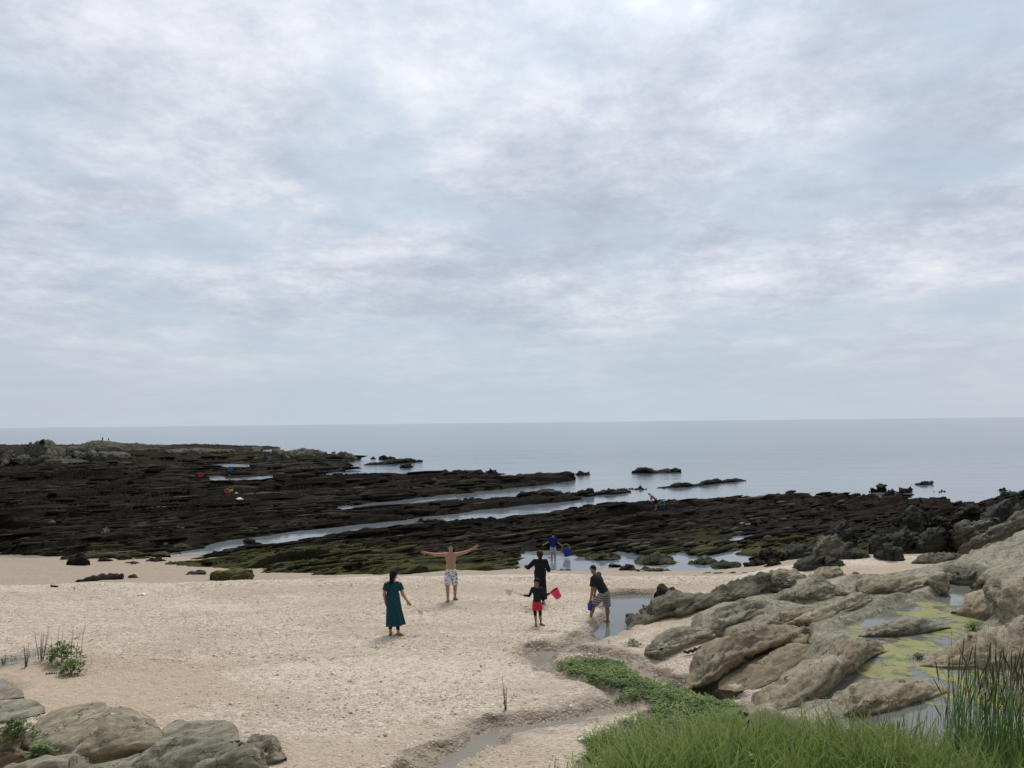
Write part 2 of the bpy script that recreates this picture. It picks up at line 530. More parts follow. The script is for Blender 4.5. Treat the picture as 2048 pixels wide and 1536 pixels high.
CHAN = [poly_world(p, -0.1) for p in (
    # the pool by the wading man and the stream that leaves it
    [(1208, 1192), (1240, 1188), (1315, 1187), (1310, 1196), (1288, 1215), (1264, 1240), (1258, 1264), (1225, 1274), (1185, 1284), (1130, 1296), (1130, 1304), (1108, 1318), (1105, 1334), (1138, 1358), (1200, 1372), (1232, 1392), (1298, 1402), (1302, 1416), (1225, 1424), (1150, 1446), (1010, 1470), (1000, 1490), (925, 1520), (870, 1560), (800, 1560), (850, 1520), (930, 1482), (950, 1462), (980, 1450), (1120, 1430), (1215, 1408), (1240, 1398), (1195, 1380), (1140, 1362), (1075, 1330), (1048, 1312), (1060, 1302), (1120, 1290), (1170, 1268), (1196, 1250), (1208, 1232), (1204, 1210)],
    # the arm behind the green island
    [(1150, 1296), (1215, 1304), (1262, 1322), (1300, 1345), (1352, 1366), (1420, 1378), (1470, 1400), (1440, 1420), (1395, 1398), (1340, 1377), (1290, 1368), (1272, 1343), (1228, 1318), (1150, 1308), (1125, 1312), (1128, 1300)],
)]
POOL = poly_world([(1212, 1193), (1240, 1189), (1313, 1188), (1308, 1198), (1286, 1216), (1262, 1241), (1256, 1264), (1214, 1276), (1190, 1262), (1206, 1245), (1212, 1230), (1206, 1212)], -0.15)
ISLE = poly_world([(1108, 1322), (1150, 1308), (1230, 1317), (1272, 1342), (1288, 1367), (1345, 1378), (1400, 1392), (1500, 1420), (1450, 1455), (1330, 1440), (1272, 1418), (1238, 1398), (1232, 1384), (1165, 1362), (1118, 1342)], -0.05)
GREEN = poly_world([(1262, 1408), (1340, 1420), (1440, 1430), (1520, 1425), (1560, 1470), (1540, 1600), (1100, 1600), (1150, 1530), (1178, 1478), (1225, 1446)], 0.0)
PUDDLE = [poly_world(p, 0.03) for p in ([(-120, 1330), (-20, 1317), (40, 1308), (84, 1295), (78, 1304), (25, 1317), (-20, 1326), (-120, 1345)], [(-120, 1352), (-10, 1355), (12, 1362), (24, 1372), (0, 1384), (-120, 1392)])]
SHELF = poly_world([(1372, 1290), (1402, 1262), (1372, 1232), (1500, 1195), (1560, 1165), (1700, 1165), (1760, 1157), (1900, 1150), (1990, 1132), (2100, 1095), (2500, 1080), (3200, 1300), (2600, 1700), (1900, 1560), (1480, 1442), (1555, 1352), (1612, 1300), (1600, 1262), (1450, 1280), (1436, 1268)], 0.1)
ALGAE = poly_world([(1720, 1300), (1790, 1282), (1700, 1285), (1660, 1262), (1760, 1232), (1812, 1208), (1890, 1192), (1886, 1172), (1905, 1162), (1958, 1172), (1950, 1188), (1985, 1200), (1990, 1235), (1960, 1262), (1900, 1290), (1850, 1322), (1846, 1330), (1960, 1336), (2010, 1362), (2020, 1430), (1990, 1520), (1780, 1520), (1700, 1440), (1890, 1372), (1860, 1358), (1720, 1362), (1660, 1402), (1640, 1400), (1690, 1360), (1740, 1320)], 0.15)
TIDE = [poly_world(p, ZW) for p in (
    [(1044, 1101), (1062, 1103), (1100, 1100), (1125, 1102), (1138, 1110), (1163, 1110), (1166, 1120), (1155, 1128), (1172, 1140), (1150, 1145), (1108, 1145), (1104, 1138), (1122, 1126), (1112, 1121), (1085, 1122), (1060, 1116), (1048, 1112)],
    [(1160, 1100), (1175, 1094), (1204, 1088), (1196, 1095), (1176, 1102)],
    [(1342, 1106), (1366, 1102), (1385, 1109), (1402, 1111), (1430, 1106), (1468, 1103), (1478, 1096), (1492, 1098), (1474, 1109), (1502, 1112), (1522, 1112), (1508, 1122), (1492, 1130), (1494, 1141), (1470, 1146), (1410, 1146), (1342, 1147), (1326, 1143), (1352, 1135), (1310, 1130), (1340, 1122), (1384, 1120), (1362, 1113)],
    [(1450, 1084), (1464, 1073), (1510, 1069), (1536, 1065), (1527, 1072), (1500, 1076), (1480, 1081), (1470, 1085)],
    [(1478, 1047), (1484, 1042), (1492, 1047), (1505, 1044), (1518, 1042), (1513, 1049), (1496, 1053), (1482, 1053)],
    [(1388, 1093), (1405, 1089), (1418, 1088), (1412, 1095), (1394, 1095)],
    [(556, 1091), (592, 1082), (585, 1090)],
    [(942, 1119), (965, 1112), (988, 1113), (978, 1119), (955, 1122)],
    [(355, 1119), (378, 1111), (374, 1118)],
    [(410, 931), (440, 926), (512, 930), (562, 933), (520, 938), (436, 937)],
    [(450, 956.5), (560, 950), (600, 948), (690, 944), (692, 950), (600, 955), (530, 960), (460, 961)],
    [(412, 966), (440, 958), (436, 966), (425, 970)],
    [(656, 1016), (700, 1010), (712, 1016), (690, 1021)],
    [(262, 1061), (275, 1059), (280, 1062), (268, 1064)],
    [(1655, 1060), (1664, 1058), (1668, 1061), (1658, 1063)],
)]
LAND = [poly_world(p, ZW) for p in (
    # the platform by the beach
    [(250, 1140, -.6), (300, 1130, -.6), (372, 1121), (415, 1108), (480, 1101), (510, 1093), (560, 1089), (640, 1077), (720, 1065), (800, 1058), (840, 1051), (900, 1047), (1000, 1037), (1100, 1029), (1200, 1020), (1300, 1013), (1400, 1006), (1500, 1001), (1600, 997), (1720, 999), (1800, 1003), (1930, 1009), (2048, 1004), (2600, 985),
     (2600, 1085, -.3), (2048, 1100, -.3), (1900, 1108, -.3), (1750, 1112, -.4), (1640, 1118, -.4), (1545, 1124, -.6), (1510, 1116, -.9), (1470, 1104, -1.), (1400, 1110, -1.), (1350, 1104, -1.), (1290, 1108, -1.), (1240, 1099, -1.), (1160, 1110, -1.), (1130, 1102, -1.), (1046, 1101, -1.), (1042, 1115, -.8), (1056, 1138, -.5), (1030, 1148, -.1), (900, 1153, -.1), (700, 1158, -.1), (600, 1156, -.1), (510, 1150, -.3), (440, 1142, -.5), (400, 1137, -.5)],
    # the left platform with its two long reefs
    [(-900, 960), (0, 936), (250, 946), (400, 957), (455, 962), (520, 961), (600, 956), (690, 953), (740, 956), (800, 954), (860, 953), (900, 952), (960, 954), (985, 956), (1030, 960), (1148, 960), (1152, 963), (1090, 970), (1000, 980), (900, 990), (800, 1000), (712, 1012), (702, 1021), (760, 1021), (800, 1016), (900, 1009), (1000, 1006), (1030, 1003), (1060, 1000), (1100, 998), (1150, 998), (1200, 995), (1255, 988), (1258, 990), (1150, 1003), (1020, 1015), (900, 1031), (840, 1037), (740, 1049), (600, 1063), (480, 1081), (415, 1095), (395, 1102), (372, 1112), (300, 1128, -.75), (180, 1117, -.85), (100, 1106, -.9), (0, 1099, -.9), (-400, 1070, -.9), (-900, 1045, -.9)],
    # the foot of the headland
    [(-900, 905), (0, 892), (330, 894), (500, 898), (540, 894), (566, 896), (520, 901), (530, 907), (640, 908), (700, 914), (727, 918), (690, 929), (704, 934), (690, 944), (600, 950), (530, 954), (455, 957), (430, 952), (250, 948), (0, 944), (-900, 968)],
)]
HEAD = poly_world([(-900, 905), (0, 890), (330, 892), (560, 900), (700, 912), (727, 918), (560, 928), (430, 925), (250, 945), (0, 940), (-900, 965)], ZW)


def bank_h(X, Y):
    right = ss(0.55, 1.6, X + 0.25 * pn2(Y * 0.9, 3.3)) * (1 - 0.28 * ss(4.6, 6.4, X))
    r = 1.30 * ss(12.7, 9.6, Y + 0.35 * pn2(X * 0.7, 7.7)) * right
    return np.maximum(r, 2.6 * ss(9.2, 5.2, Y))


def sand_h(X, Y):
    yb = berm_y(X)
    d = Y - yb + 0.25 * pn2(X * 0.35, Y * 0.2)
    slope = np.interp(X, [-14, -6, 2], [0.085, 0.125, 0.138])
    z = np.where(d > 0, -slope * d, 0.0)
    z = np.maximum(z, -2.0)
    z = z + 0.11 * np.exp(-((d + 0.5) / 0.55) ** 2) * ss(14, 9, X)
    und = 0.055 * fbm2(X / 3.1, Y / 2.2, 3) + 0.020 * fbm2(X / 0.55 + 5, Y / 0.5, 3)
    fade = ss(60, 40, Y)
    z = z + und * fade
    # low hollow on the left where finer sand lies bare
    hol = np.exp(-(((X + 9.2) / 3.6) ** 2 + ((Y - 18.6) / 1.5) ** 2))
    z = z - 0.16 * hol
    wob = 0.16 * fbm2(X / 0.7, Y / 0.7, 3)
    for c in CHAN:
        s = poly_sd(c, X, Y, 3.0) + wob + 0.10
        z = np.where(s > -1.2, np.minimum(z, z * (1 - ss(-0.10, 0.22, s)) + (-0.186 + 0.036 * fbm2(X / 0.5, Y / 0.4, 3)) * ss(-0.10, 0.22, s)), z)
    s = poly_sd(POOL, X, Y, 3.0) + wob * 0.6 + 0.12
    z = z - 0.30 * ss(-0.1, 0.5, s)
    s = poly_sd(ISLE, X, Y, 3.0) + wob
    z = np.where(s > -0.3, np.maximum(z, -0.14 + 0.16 * ss(-0.15, 0.35, s) + 0.02 * fbm2(X / 0.5, Y / 0.5, 2)), z)
    for c in PUDDLE:
        s = poly_sd(c, X, Y, 2.0) + 0.3 * wob
        z = z - 0.10 * ss(-0.25, 0.15, s)
    for c in TIDE[:4]:
        s = poly_sd(c, X, Y, 6.0) + 0.25 * fbm2(X / 1.1, Y / 1.1, 3)
        z = np.where(s > -2.5, np.minimum(z, (ZW - 0.06) + np.maximum(0, -s) * 0.22 - 0.05 * ss(0, 0.6, s)), z)
    return z + bank_h(X, Y)


def shelf_h(X, Y):
    s = poly_sd(SHELF, X, Y, 5.0) + 0.16 * fbm2(X / 0.8, Y / 0.8, 3)
    v = -SN * X + CS * Y + 0.25 * fbm2(X / 2.5, Y / 2.5, 3)
    u = CS * X + SN * Y
    f = v / 0.95
    f = f - np.floor(f)
    bed = np.where(f < 0.2, f / 0.2, (1 - f) / 0.8) * 0.10 * (0.6 + pn2(u / 3, v / 2))
    top = 0.27 + bed + 0.07 * fbm2(X / 1.4, Y / 1.4, 4) + 0.13 * np.maximum(0, X - 0.25 * Y - 6.3) + 0.035 * np.maximum(0, X - 9)
    a = poly_sd(ALGAE, X, Y, 3.0) + 0.14 * fbm2(X / 0.6, Y / 0.6, 3)
    top = top * (1 - ss(-0.35, 0.15, a)) + (0.115 + 0.035 * fbm2(X / 0.5, Y / 0.5, 3)) * ss(-0.35, 0.15, a)
    z = -0.35 + (top + 0.35) * ss(-0.25, 0.35, s)
    return np.where(s > -0.6, z + 0.97 * bank_h(X, Y) - 0.02, -5.0), s


def strata(X, Y):
    v = -SN * X + CS * Y
    u = CS * X + SN * Y
    w = 1.0 * fbm2(u / 24, v / 9, 3) + 0.30 * fbm2(u / 7, v / 2.2 + 4, 3)
    vv = v + w
    def beds(L, A, seed, rise):
        q = vv / L + seed
        k = np.floor(q)
        f = q - k
        prof = np.where(f < rise, f / rise, ((1 - f) / (1 - rise)) ** 0.8)
        mod = np.clip(0.55 + 0.95 * pn2(u / (7 * L ** 0.5) + k * 3.71, k * 1.37 + seed), 0.0, 1.6)
        return A * prof * mod
    far = ss(45, 90, Y)
    z = beds(3.3, 0.60, 0.3, 0.055) + beds(1.15, 0.34, 4.1, 0.09) + far * beds(7.5, 0.50, 8.8, 0.05) + (1 - far) * beds(0.5, 0.13, 2.2, 0.16) - 0.14
    z = z + 0.12 * fbm2(u / 2.4, v / 0.8, 4, 0.6) + 0.16 * (np.abs(fbm2(u / 1.3 + 7, v / 0.55, 3, 0.55)) - 0.25) + 0.09 * (0.6 - np.abs(fbm2(X / 0.55, Y / 0.5, 2)))
    return z


def reef_h(X, Y):
    yb = berm_y(X)
    top = -0.02 - 0.075 * np.maximum(0, Y - yb)
    top = np.maximum(top, -0.86)
    hd = poly_sd(HEAD, X, Y, 12.0)
    top = top + 0.35 * ss(-2, 9, hd) * (0.7 + 0.6 * pn2(X / 14, Y / 14))
    st = strata(X, Y)
    k = 1 + ss(60, 140, Y)                       # shores are broader where one sees them from afar
    sdm = np.full(X.shape, -12.0)
    wob = 0.45 * fbm2(X / 1.9, Y / 1.9, 4) * k
    for p in LAND:
        sdm = np.maximum(sdm, poly_sd(p, X, Y, 12.0))
    s = sdm + wob
    zt = top + st - 0.20
    z = (ZW - 0.55) + (zt - ZW + 0.55) * ss(-0.5 * k, 1.1 * k, s)
    low = np.clip(3.6 / np.maximum(Y, 1.0), 0.02, 0.14)                 # shores shelve gently, as the wave-cut platform does
    z = np.where(s < 9, np.minimum(z, ZW + 0.22 + 0.35 * (st - 0.2) + np.maximum(s, 0) * low * 3.2), z)
    for p in TIDE:
        t = poly_sd(p, X, Y, 10.0) + 0.22 * fbm2(X / 0.9, Y / 0.9, 3)
        z = np.where(t > -7.0, np.minimum(z, ZW + 0.06 + np.maximum(0, -t) * low + 0.3 * np.clip(-t, 0, 1) * (st - 0.1) - 0.35 * ss(-0.05, 0.35, t)), z)
    return z, s


def ground(x, y):
    X, Y = np.array([float(x)]), np.array([float(y)])
    g = max(sand_h(X, Y)[0], reef_h(X, Y)[0][0])
    sh, s = shelf_h(X, Y)
    return float(max(g, sh[0]))


def place(px, py, z=0.0, it=14):
    """point of the ground seen at a picture point"""
    for _ in range(it):
        p = hit(px, py, z)
        z = 0.5 * z + 0.5 * ground(p[0], p[1])
    p = hit(px, py, z)
    return np.array([p[0], p[1], z])


def prints(XX, YY):
    """footprints trodden into the sand"""
    rng = np.random.default_rng(17)
    out = np.zeros(XX.shape)
    y = YY[:, 0]
    pts = []
    for _ in range(34):                                # walks across the beach
        x0, y0, a = rng.uniform(-13, 4), rng.uniform(13.5, 27), rng.uniform(0, 6.28)
        for k in range(int(rng.integers(6, 16))):
            a += rng.normal(0, 0.08)
            x0, y0 = x0 + 0.62 * math.cos(a), y0 + 0.62 * math.sin(a)
            sg = 0.10 * (-1) ** k
            pts.append((x0 - sg * math.sin(a), y0 + sg * math.cos(a), a, rng.uniform(0.018, 0.04)))
    for k in range(500):                               # scuffs
        pts.append((rng.uniform(-14, 4), rng.uniform(13, 27.3), rng.uniform(0, 6.28), rng.uniform(0.01, 0.03)))
    for px, py, a, dp in pts:
        i0, i1 = np.searchsorted(y, py - 0.4), np.searchsorted(y, py + 0.4)
        c = np.abs(XX[min((i0 + i1) // 2, len(y) - 1)] - px) < 0.4
        if not c.any() or i1 <= i0:
            continue
        j = np.nonzero(c)[0]
        sl = (slice(i0, i1), slice(j[0], j[-1] + 1))
        dx, dy = XX[sl] - px, YY[sl] - py
        u, v = dx * math.cos(a) + dy * math.sin(a), -dx * math.sin(a) + dy * math.cos(a)
        r = (u / 0.15) ** 2 + (v / 0.065) ** 2
        out[sl] += dp * (-np.exp(-r) + 0.35 * np.exp(-((np.sqrt(r) - 1.5) / 0.4) ** 2))
    return out


def build_terrain():
    A = np.linspace(-0.88, 0.88, 1180)
    Yr = np.concatenate([np.arange(-6.0, 11, 0.14), np.arange(11, 24, 0.055), np.arange(24, 34, 0.065), np.arange(34, 60, 0.11), np.arange(60, 110, 0.26), np.arange(110, 200, 0.7), np.arange(200, 420, 2.5)])
    YY, AA = np.meshgrid(Yr, A, indexing='ij')
    XX = (YY + 8.0) * AA
    zs = sand_h(XX, YY)
    zr, rs = reef_h(XX, YY)
    zr = np.where(YY < 20, -3.0, zr)
    zh, hs = shelf_h(XX, YY)
    fa = grid_faces(len(Yr), len(A))
    zs = zs + prints(XX, YY)
    # --- sand
    ch = np.full(XX.shape, -3.0)
    for c in CHAN:
        ch = np.maximum(ch, poly_sd(c, XX, YY, 3.0))
    wob = 0.16 * fbm2(XX / 0.7, YY / 0.7, 3)
    cw = ch + wob + 0.10
    isl = poly_sd(ISLE, XX, YY, 3.0) + wob
    d = YY - berm_y(XX) + 0.25 * pn2(XX * 0.35, YY * 0.2)
    lowband = ss(0.1, 0.5, d + 0.12 * fbm2(XX / 1.2, YY / 1.2, 3))
    wet = np.clip(np.maximum(0.42 * lowband + 0.1 * lowband * ss(-6, 0, XX), np.maximum(np.maximum(ss(-0.02, 0.12, cw), 0.62 * ss(-0.42, -0.02, cw + 0.1 * fbm2(XX / .5, YY / .5, 2))), ss(ZW + 0.30, ZW + 0.06, zs))), 0, 1)
    for c in PUDDLE:
        wet = np.maximum(wet, ss(-0.5, 0.0, poly_sd(c, XX, YY, 2.0) + 0.8 * wob))
    weed = ss(-0.36, -0.10, cw + 0.25 * fbm2(XX / 0.35, YY / 0.35, 2)) * ss(0.16, 0.0, cw) * (0.35 + 0.75 * ss(-0.2, 0.5, fbm2(XX / 1.3 + 3, YY / 1.3, 2)))
    soil = np.clip(np.maximum(0.8 * ss(-0.02, 0.2, isl - 0.15 * pn2(XX / .3, YY / .3)) * (1 - np.exp(-(((XX - 2.32) / 0.42) ** 2 + ((YY - 15.75) / 0.36) ** 2) ** 2)), np.maximum(ss(0.12, 0.5, bank_h(XX, YY)), 0.75 * ss(-0.05, 0.25, poly_sd(GREEN, XX, YY, 3.0) + 0.35 * fbm2(XX / .5, YY / .5, 3)))), 0, 1)
    hol = np.exp(-(((XX + 9.6) / 4.6) ** 2 + ((YY - 17.6) / 2.0) ** 2) ** 1.5)
    grav = 0.62 + 0.45 * fbm2(XX / 3.0, YY / 1.6, 3)
    grav = grav - 1.3 * hol + 0.9 * np.exp(-(((XX + 4.6) / 3.8) ** 2 + ((YY - 18.0) / 1.1) ** 2)) + 0.8 * np.exp(-((d + 0.55) / 0.5) ** 2) - 0.7 * np.exp(-((d + 1.9) / 0.6) ** 2) * ss(-14, -8, XX) - lowband - 0.5 * ss(15.5, 13.3, YY) * ss(1.5, -1, XX)
    warm = np.clip(0.85 * hol + 0.55 * ss(15.5, 13.0, YY) + 0.45 * ss(-3, -9, XX) * ss(22, 17, YY) + 0.4 * ss(1, 4, XX) + 0.75 * lowband, 0, 1)
    keep = (zs > np.maximum(zr, zh) - 0.12).ravel()[fa].any(1) & (zs > ZW - 0.8).ravel()[fa].any(1)
    def sub(z, keep, attrs):
        f = fa[keep]
        used = np.unique(f)
        re = np.full(z.size, -1, np.int64)
        re[used] = np.arange(len(used))
        V = np.stack([XX.ravel()[used], YY.ravel()[used], z.ravel()[used]], 1)
        return V, re[f], {k: a.ravel()[used] for k, a in attrs.items()}
    V, f, at = sub(zs, keep, dict(gravel=np.clip(grav, 0, 1), wet=wet, weed=np.clip(0.62 * weed, 0, 1), warm=warm, soil=soil))
    tag(mesh_obj('beach', V, f, MAT['sand'], attrs=at), 'pale beach of sand and broken shell in front of the reef', 'beach', kind='structure')
    # --- reef
    keep = (zr > np.maximum(np.maximum(zs, zh) - 0.25, ZW - 0.30)).ravel()[fa].any(1) & (rs > -2.5).ravel()[fa].any(1)
    edge = np.maximum(0, YY - berm_y(XX))
    green = np.clip(1.0 * ss(17, 2.5, edge) + 0.6 * ss(30, 9, edge) * ss(-0.3, 0.5, fbm2(XX / 6, YY / 5, 3)) + 0.35 * ss(0.1, 0.7, fbm2(XX / 9 + 3, YY / 7, 3)) + 0.22 * ss(0, 6, poly_sd(HEAD, XX, YY, 12.0)), 0, 1)
    green = green * (1 - 0.45 * ss(8, 18, XX))
    red = np.clip(ss(-0.1, 0.6, fbm2(XX / 8 + 9, YY / 6, 3)) + 0.7 * ss(10, 18, XX) * ss(33, 38, YY) + 0.4 * ss(-18, -30, XX), 0, 1) * ss(5, 15, edge)
    V, f, at = sub(zr, keep, dict(green=green, red=red))
    tag(mesh_obj('reef', V, f, MAT['reef'], attrs=at), 'dark bedded reef platform covered with seaweed and moss', 'reef', kind='structure')
    # --- rock shelf on the right
    keep = (zh > zs - 0.15).ravel()[fa].any(1) & (hs > -0.6).ravel()[fa].all(1) & (YY > 2).ravel()[fa].all(1)
    V, f, at = sub(zh, keep, {})
    tag(mesh_obj('rock_ground', V, f, MAT['greystone']), 'low sandstone shelf beside the beach', 'rock', kind='structure')


def flat(name, poly, z, mat, label, cat, grow=0.0):
    """a level sheet of water with an outline of its own"""
    c = poly.mean(0)
    P = poly + (poly - c) / np.linalg.norm(poly - c, axis=1)[:, None] * grow
    V = np.column_stack([P, np.full(len(P), z)])
    return tag(mesh_obj(name, V, [tuple(range(len(P)))], mat, loc=(*c, z), smooth=False), label, cat, kind='structure')


build_terrain()
R = 40000.0
sea_v = [(-R, 20, ZW), (R, 20, ZW), (R, R, ZW), (-R, R, ZW)]
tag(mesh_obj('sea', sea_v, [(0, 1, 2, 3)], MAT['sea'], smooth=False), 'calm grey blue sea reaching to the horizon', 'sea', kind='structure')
flat('pool_water', POOL, -0.165, MAT['pool'], 'still grey pool where the stream widens on the beach', 'pool', 0.35)
for i, c in enumerate(CHAN):
    flat('stream_water', c, -0.172 if i == 0 else -0.176, MAT['stream'], 'shallow stream trickling over the beach', 'stream', 0.0)
flat('shelf_water', ALGAE, 0.150, MAT['pool'], 'shallow still water lying on the rock shelf', 'pool', 0.25)
for c in PUDDLE:
    flat('puddle_water', c, float(np.median(sand_h(c[:, 0], c[:, 1]))) + 0.02, MAT['pool'], 'blue grey puddle on the sand', 'puddle', 0.05)
# ------------------------------------------------------------------ rocks, each a thing of its own
def resample(pl, n):
    pl = np.asarray(pl, float)
    d = np.concatenate([[0], np.cumsum(np.hypot(*np.diff(pl, axis=0).T))])
    t = np.linspace(0, d[-1], n)
    return np.column_stack([np.interp(t, d, pl[:, 0]), np.interp(t, d, pl[:, 1])])


_rock_n = [0]
FACET = dict(sandstone=0.75, greystone=0.9, brownstone=0.75, midstone=1.0, darkstone=1.2, weedstone=1.1, mossstone=0.7, headland=0.9)


def facets(p):
    """broken block faces: every cell of a scattered point set carries its own tilted plane"""
    b = np.floor(p).astype(np.int64)
    best, sec, val = np.full(p.shape[:-1], 9.0), np.full(p.shape[:-1], 9.0), np.zeros(p.shape[:-1])
    for i in (-1, 0, 1):
        for j in (-1, 0, 1):
            for k in (-1, 0, 1):
                c = b + (i, j, k)
                h = PERM[PERM[PERM[c[..., 0] & 255] + (c[..., 1] & 255)] + (c[..., 2] & 255)]
                o = np.stack([PERM[h], PERM[h + 1], PERM[h + 2]], -1) / 255.0
                g = np.stack([PERM[h + 3], PERM[h + 4], PERM[h + 5]], -1) / 127.5 - 1
                d = p - (c + o)
                r = np.sqrt((d * d).sum(-1))
                v = (d * g).sum(-1) * 0.9 + (PERM[h + 6] / 255.0 - 0.5) * 0.7
                m = r < best
                sec = np.where(m, best, np.minimum(sec, r))
                val = np.where(m, v, val)
                best = np.where(m, r, best)
    return val, sec - best


def rock(name, label, cat, crest, foot, z0, wd, mat, n=2.3, m=2.3, amp=0.09, freq=None, N=None, Mn=44, group=None, lay=0.5, sink=0.35, back=0.5, follow=False, under=0.04):
    """A rock from its skyline (crest) and its foot line, both as seen in the photograph, standing on the ground at z0:
    every station of it gets a real front, a rounded top and a back, wd metres from foot to crest."""
    _rock_n[0] += 1
    seed = _rock_n[0] * 3.17
    ln = abs(crest[-1][0] - crest[0][0])
    cen = hit(*np.mean(np.array(foot), axis=0), np.mean(z0))
    size = ln * cen[1] / F
    if N is None:
        N = int(np.clip(size / 0.045, 24, 150))
    C, Ft = resample(crest, N), resample(foot, N)
    C = np.array([np.convolve(np.pad(C[:, i], 2, mode='edge'), [.1, .2, .4, .2, .1], 'valid') for i in (0, 1)]).T
    t = np.linspace(0, 1, N)
    zz = np.interp(t, np.linspace(0, 1, len(z0)), z0) if np.ndim(z0) else np.full(N, float(z0))
    FW = hit(Ft[:, 0], Ft[:, 1], zz)
    if follow:
        zz = np.array([max(ground(p[0], p[1]), ZW) - 0.04 for p in FW])
        FW = hit(Ft[:, 0], Ft[:, 1], zz)
    T = np.gradient(FW[:, :2], axis=0)
    T /= np.linalg.norm(T, axis=1)[:, None] + 1e-9
    nn = np.column_stack([-T[:, 1], T[:, 0]])
    nn *= np.sign((nn * FW[:, :2]).sum(1))[:, None]
    rad = FW[:, :2] / np.linalg.norm(FW[:, :2], axis=1)[:, None]
    nn = nn * 0.55 + rad * 0.45
    nn /= np.linalg.norm(nn, axis=1)[:, None]
    wt = np.interp(t, np.linspace(0, 1, len(wd)), wd) if np.ndim(wd) else np.full(N, float(wd))
    wt = wt * (0.25 + 0.75 * np.clip(1 - np.abs(2 * t - 1) ** 5, 0, 1))
    target = FW[:, :2] + nn * wt[:, None]
    d = ray(C[:, 0], C[:, 1])
    tt = target[:, 1] / d[:, 1]
    CW = CAM + d * tt[:, None]
    CW[:, 2] = np.maximum(CW[:, 2], zz + 0.03)
    B = CW[:, :2] + (CW[:, :2] - FW[:, :2]) * back
    ph = np.linspace(0, np.pi, Mn)
    c, s = np.cos(ph), np.sin(ph)
    cc = np.sign(c) * np.abs(c) ** (2.0 / n)
    sc = np.abs(s) ** (2.0 / m)
    G = np.zeros((N, Mn + 2, 3))
    for j in range(Mn):
        if cc[j] < 0:                              # the far side falls away as a plain curve
            cc[j], sc[j] = c[j], s[j]
        side = FW[:, :2] if cc[j] > 0 else B
        G[:, j + 1, :2] = CW[:, :2] + (side - CW[:, :2]) * abs(cc[j])
        if cc[j] > 0:                              # hollow under the brow
            G[:, j + 1, :2] -= nn * (under * (3.2 * sc[j] * (1 - sc[j]) - (1 - sc[j]) ** 2))[..., None] if np.ndim(under) else nn * under * (3.2 * sc[j] * (1 - sc[j]) - (1 - sc[j]) ** 2)
        G[:, j + 1, 2] = zz - 0.02 + (CW[:, 2] - zz + 0.02) * sc[j]
    G[:, 0, :2], G[:, 0, 2] = G[:, 1, :2], zz - sink
    G[:, -1, :2], G[:, -1, 2] = B, zz - sink
    # close the two ends to a rounded nose
    def nose(row, nxt):
        ctr = row.mean(0)
        out = ctr - nxt.mean(0)
        out = out / (np.linalg.norm(out) + 1e-9)
        h = row[:, 2].max() - row[:, 2].min()
        r = []
        for k, (sh, mv) in enumerate(((0.82, 0.10), (0.5, 0.2), (0.0, 0.24))):
            q = row.copy()
            q[:, :2] = ctr[:2] + (row[:, :2] - ctr[:2]) * sh
            q[:, 2] = row[:, 2].min() + (row[:, 2] - row[:, 2].min()) * (0.35 + 0.65 * sh)
            q[:, :2] += out[:2] * mv * min(h, 0.8)
            r.append(q)
        return r
    a, b = nose(G[0], G[1]), nose(G[-1], G[-2])
    G = np.concatenate([np.array(a[::-1]), G, np.array(b)])
    # weathering
    du, dv = np.gradient(G, axis=0), np.gradient(G, axis=1)
    nrm = np.cross(du, dv)
    nrm /= np.linalg.norm(nrm, axis=2)[..., None] + 1e-9
    up = nrm[:, Mn // 2 - 4:Mn // 2 + 4, 2].mean()
    if up < 0:
        nrm = -nrm
    fr = freq or 1.0 / max(0.5, min(size * 0.35, 1.6))
    q = np.stack([CS * G[..., 0] + SN * G[..., 1], (-SN * G[..., 0] + CS * G[..., 1]) * 1.5, G[..., 2] * 1.8], -1) + seed
    q0 = q * np.array([0.5, 1, 1])
    nz = fbm3(q0 * fr, 5, 0.50 if mat in ('darkstone', 'weedstone') else 0.60)
    if mat == 'darkstone':
        nz = nz * 0.55
    rid = np.abs(fbm3(q0 * fr * 1.7 + 40, 4, 0.55))
    layer = (-SN * G[..., 0] + CS * G[..., 1]) * 0.5 + G[..., 2] * 1.0 + 0.10 * fbm3(q0 * fr * 1.3 + 9, 3)
    per = max(0.12, 0.16 * min(size, 2.5))
    ph_ = layer / per
    st = np.abs(ph_ - np.floor(ph_) - 0.5) * 2
    fct = FACET.get(mat, 0.5)
    q1 = np.stack([q[..., 0] * 0.16, q[..., 1] * 1.0, q[..., 2] * 1.2], -1)
    groove = fbm3(q1 * fr * 2.0 + 71, 4, 0.6)
    fa, ed = facets(np.stack([q[..., 0] * 0.45, q[..., 1], q[..., 2]], -1) * fr * 1.15 + 0.25 * fbm3(q * fr * 2, 3)[..., None])
    disp = amp * (0.75 * nz - 0.28 * np.clip(0.22 - rid, 0, 1) / 0.22 + lay * 0.62 * (st ** 2 - 0.5) + 0.55 * groove + fct * (1.1 * fa - 0.55 * ss(0.10, 0.0, ed)))
    w = np.clip((G[..., 2] - zz.min()) / 0.10, 0.25, 1)
    G = G + nrm * (disp * w)[..., None]
    base = np.array([G[..., 0].mean(), G[..., 1].mean(), zz.mean()])
    f = grid_faces(G.shape[0], G.shape[1])
    if up < 0:
        f = f[:, ::-1]
    o = mesh_obj(name, G.reshape(-1, 3), f, MAT[mat], loc=base)
    return tag(o, label, cat, group)


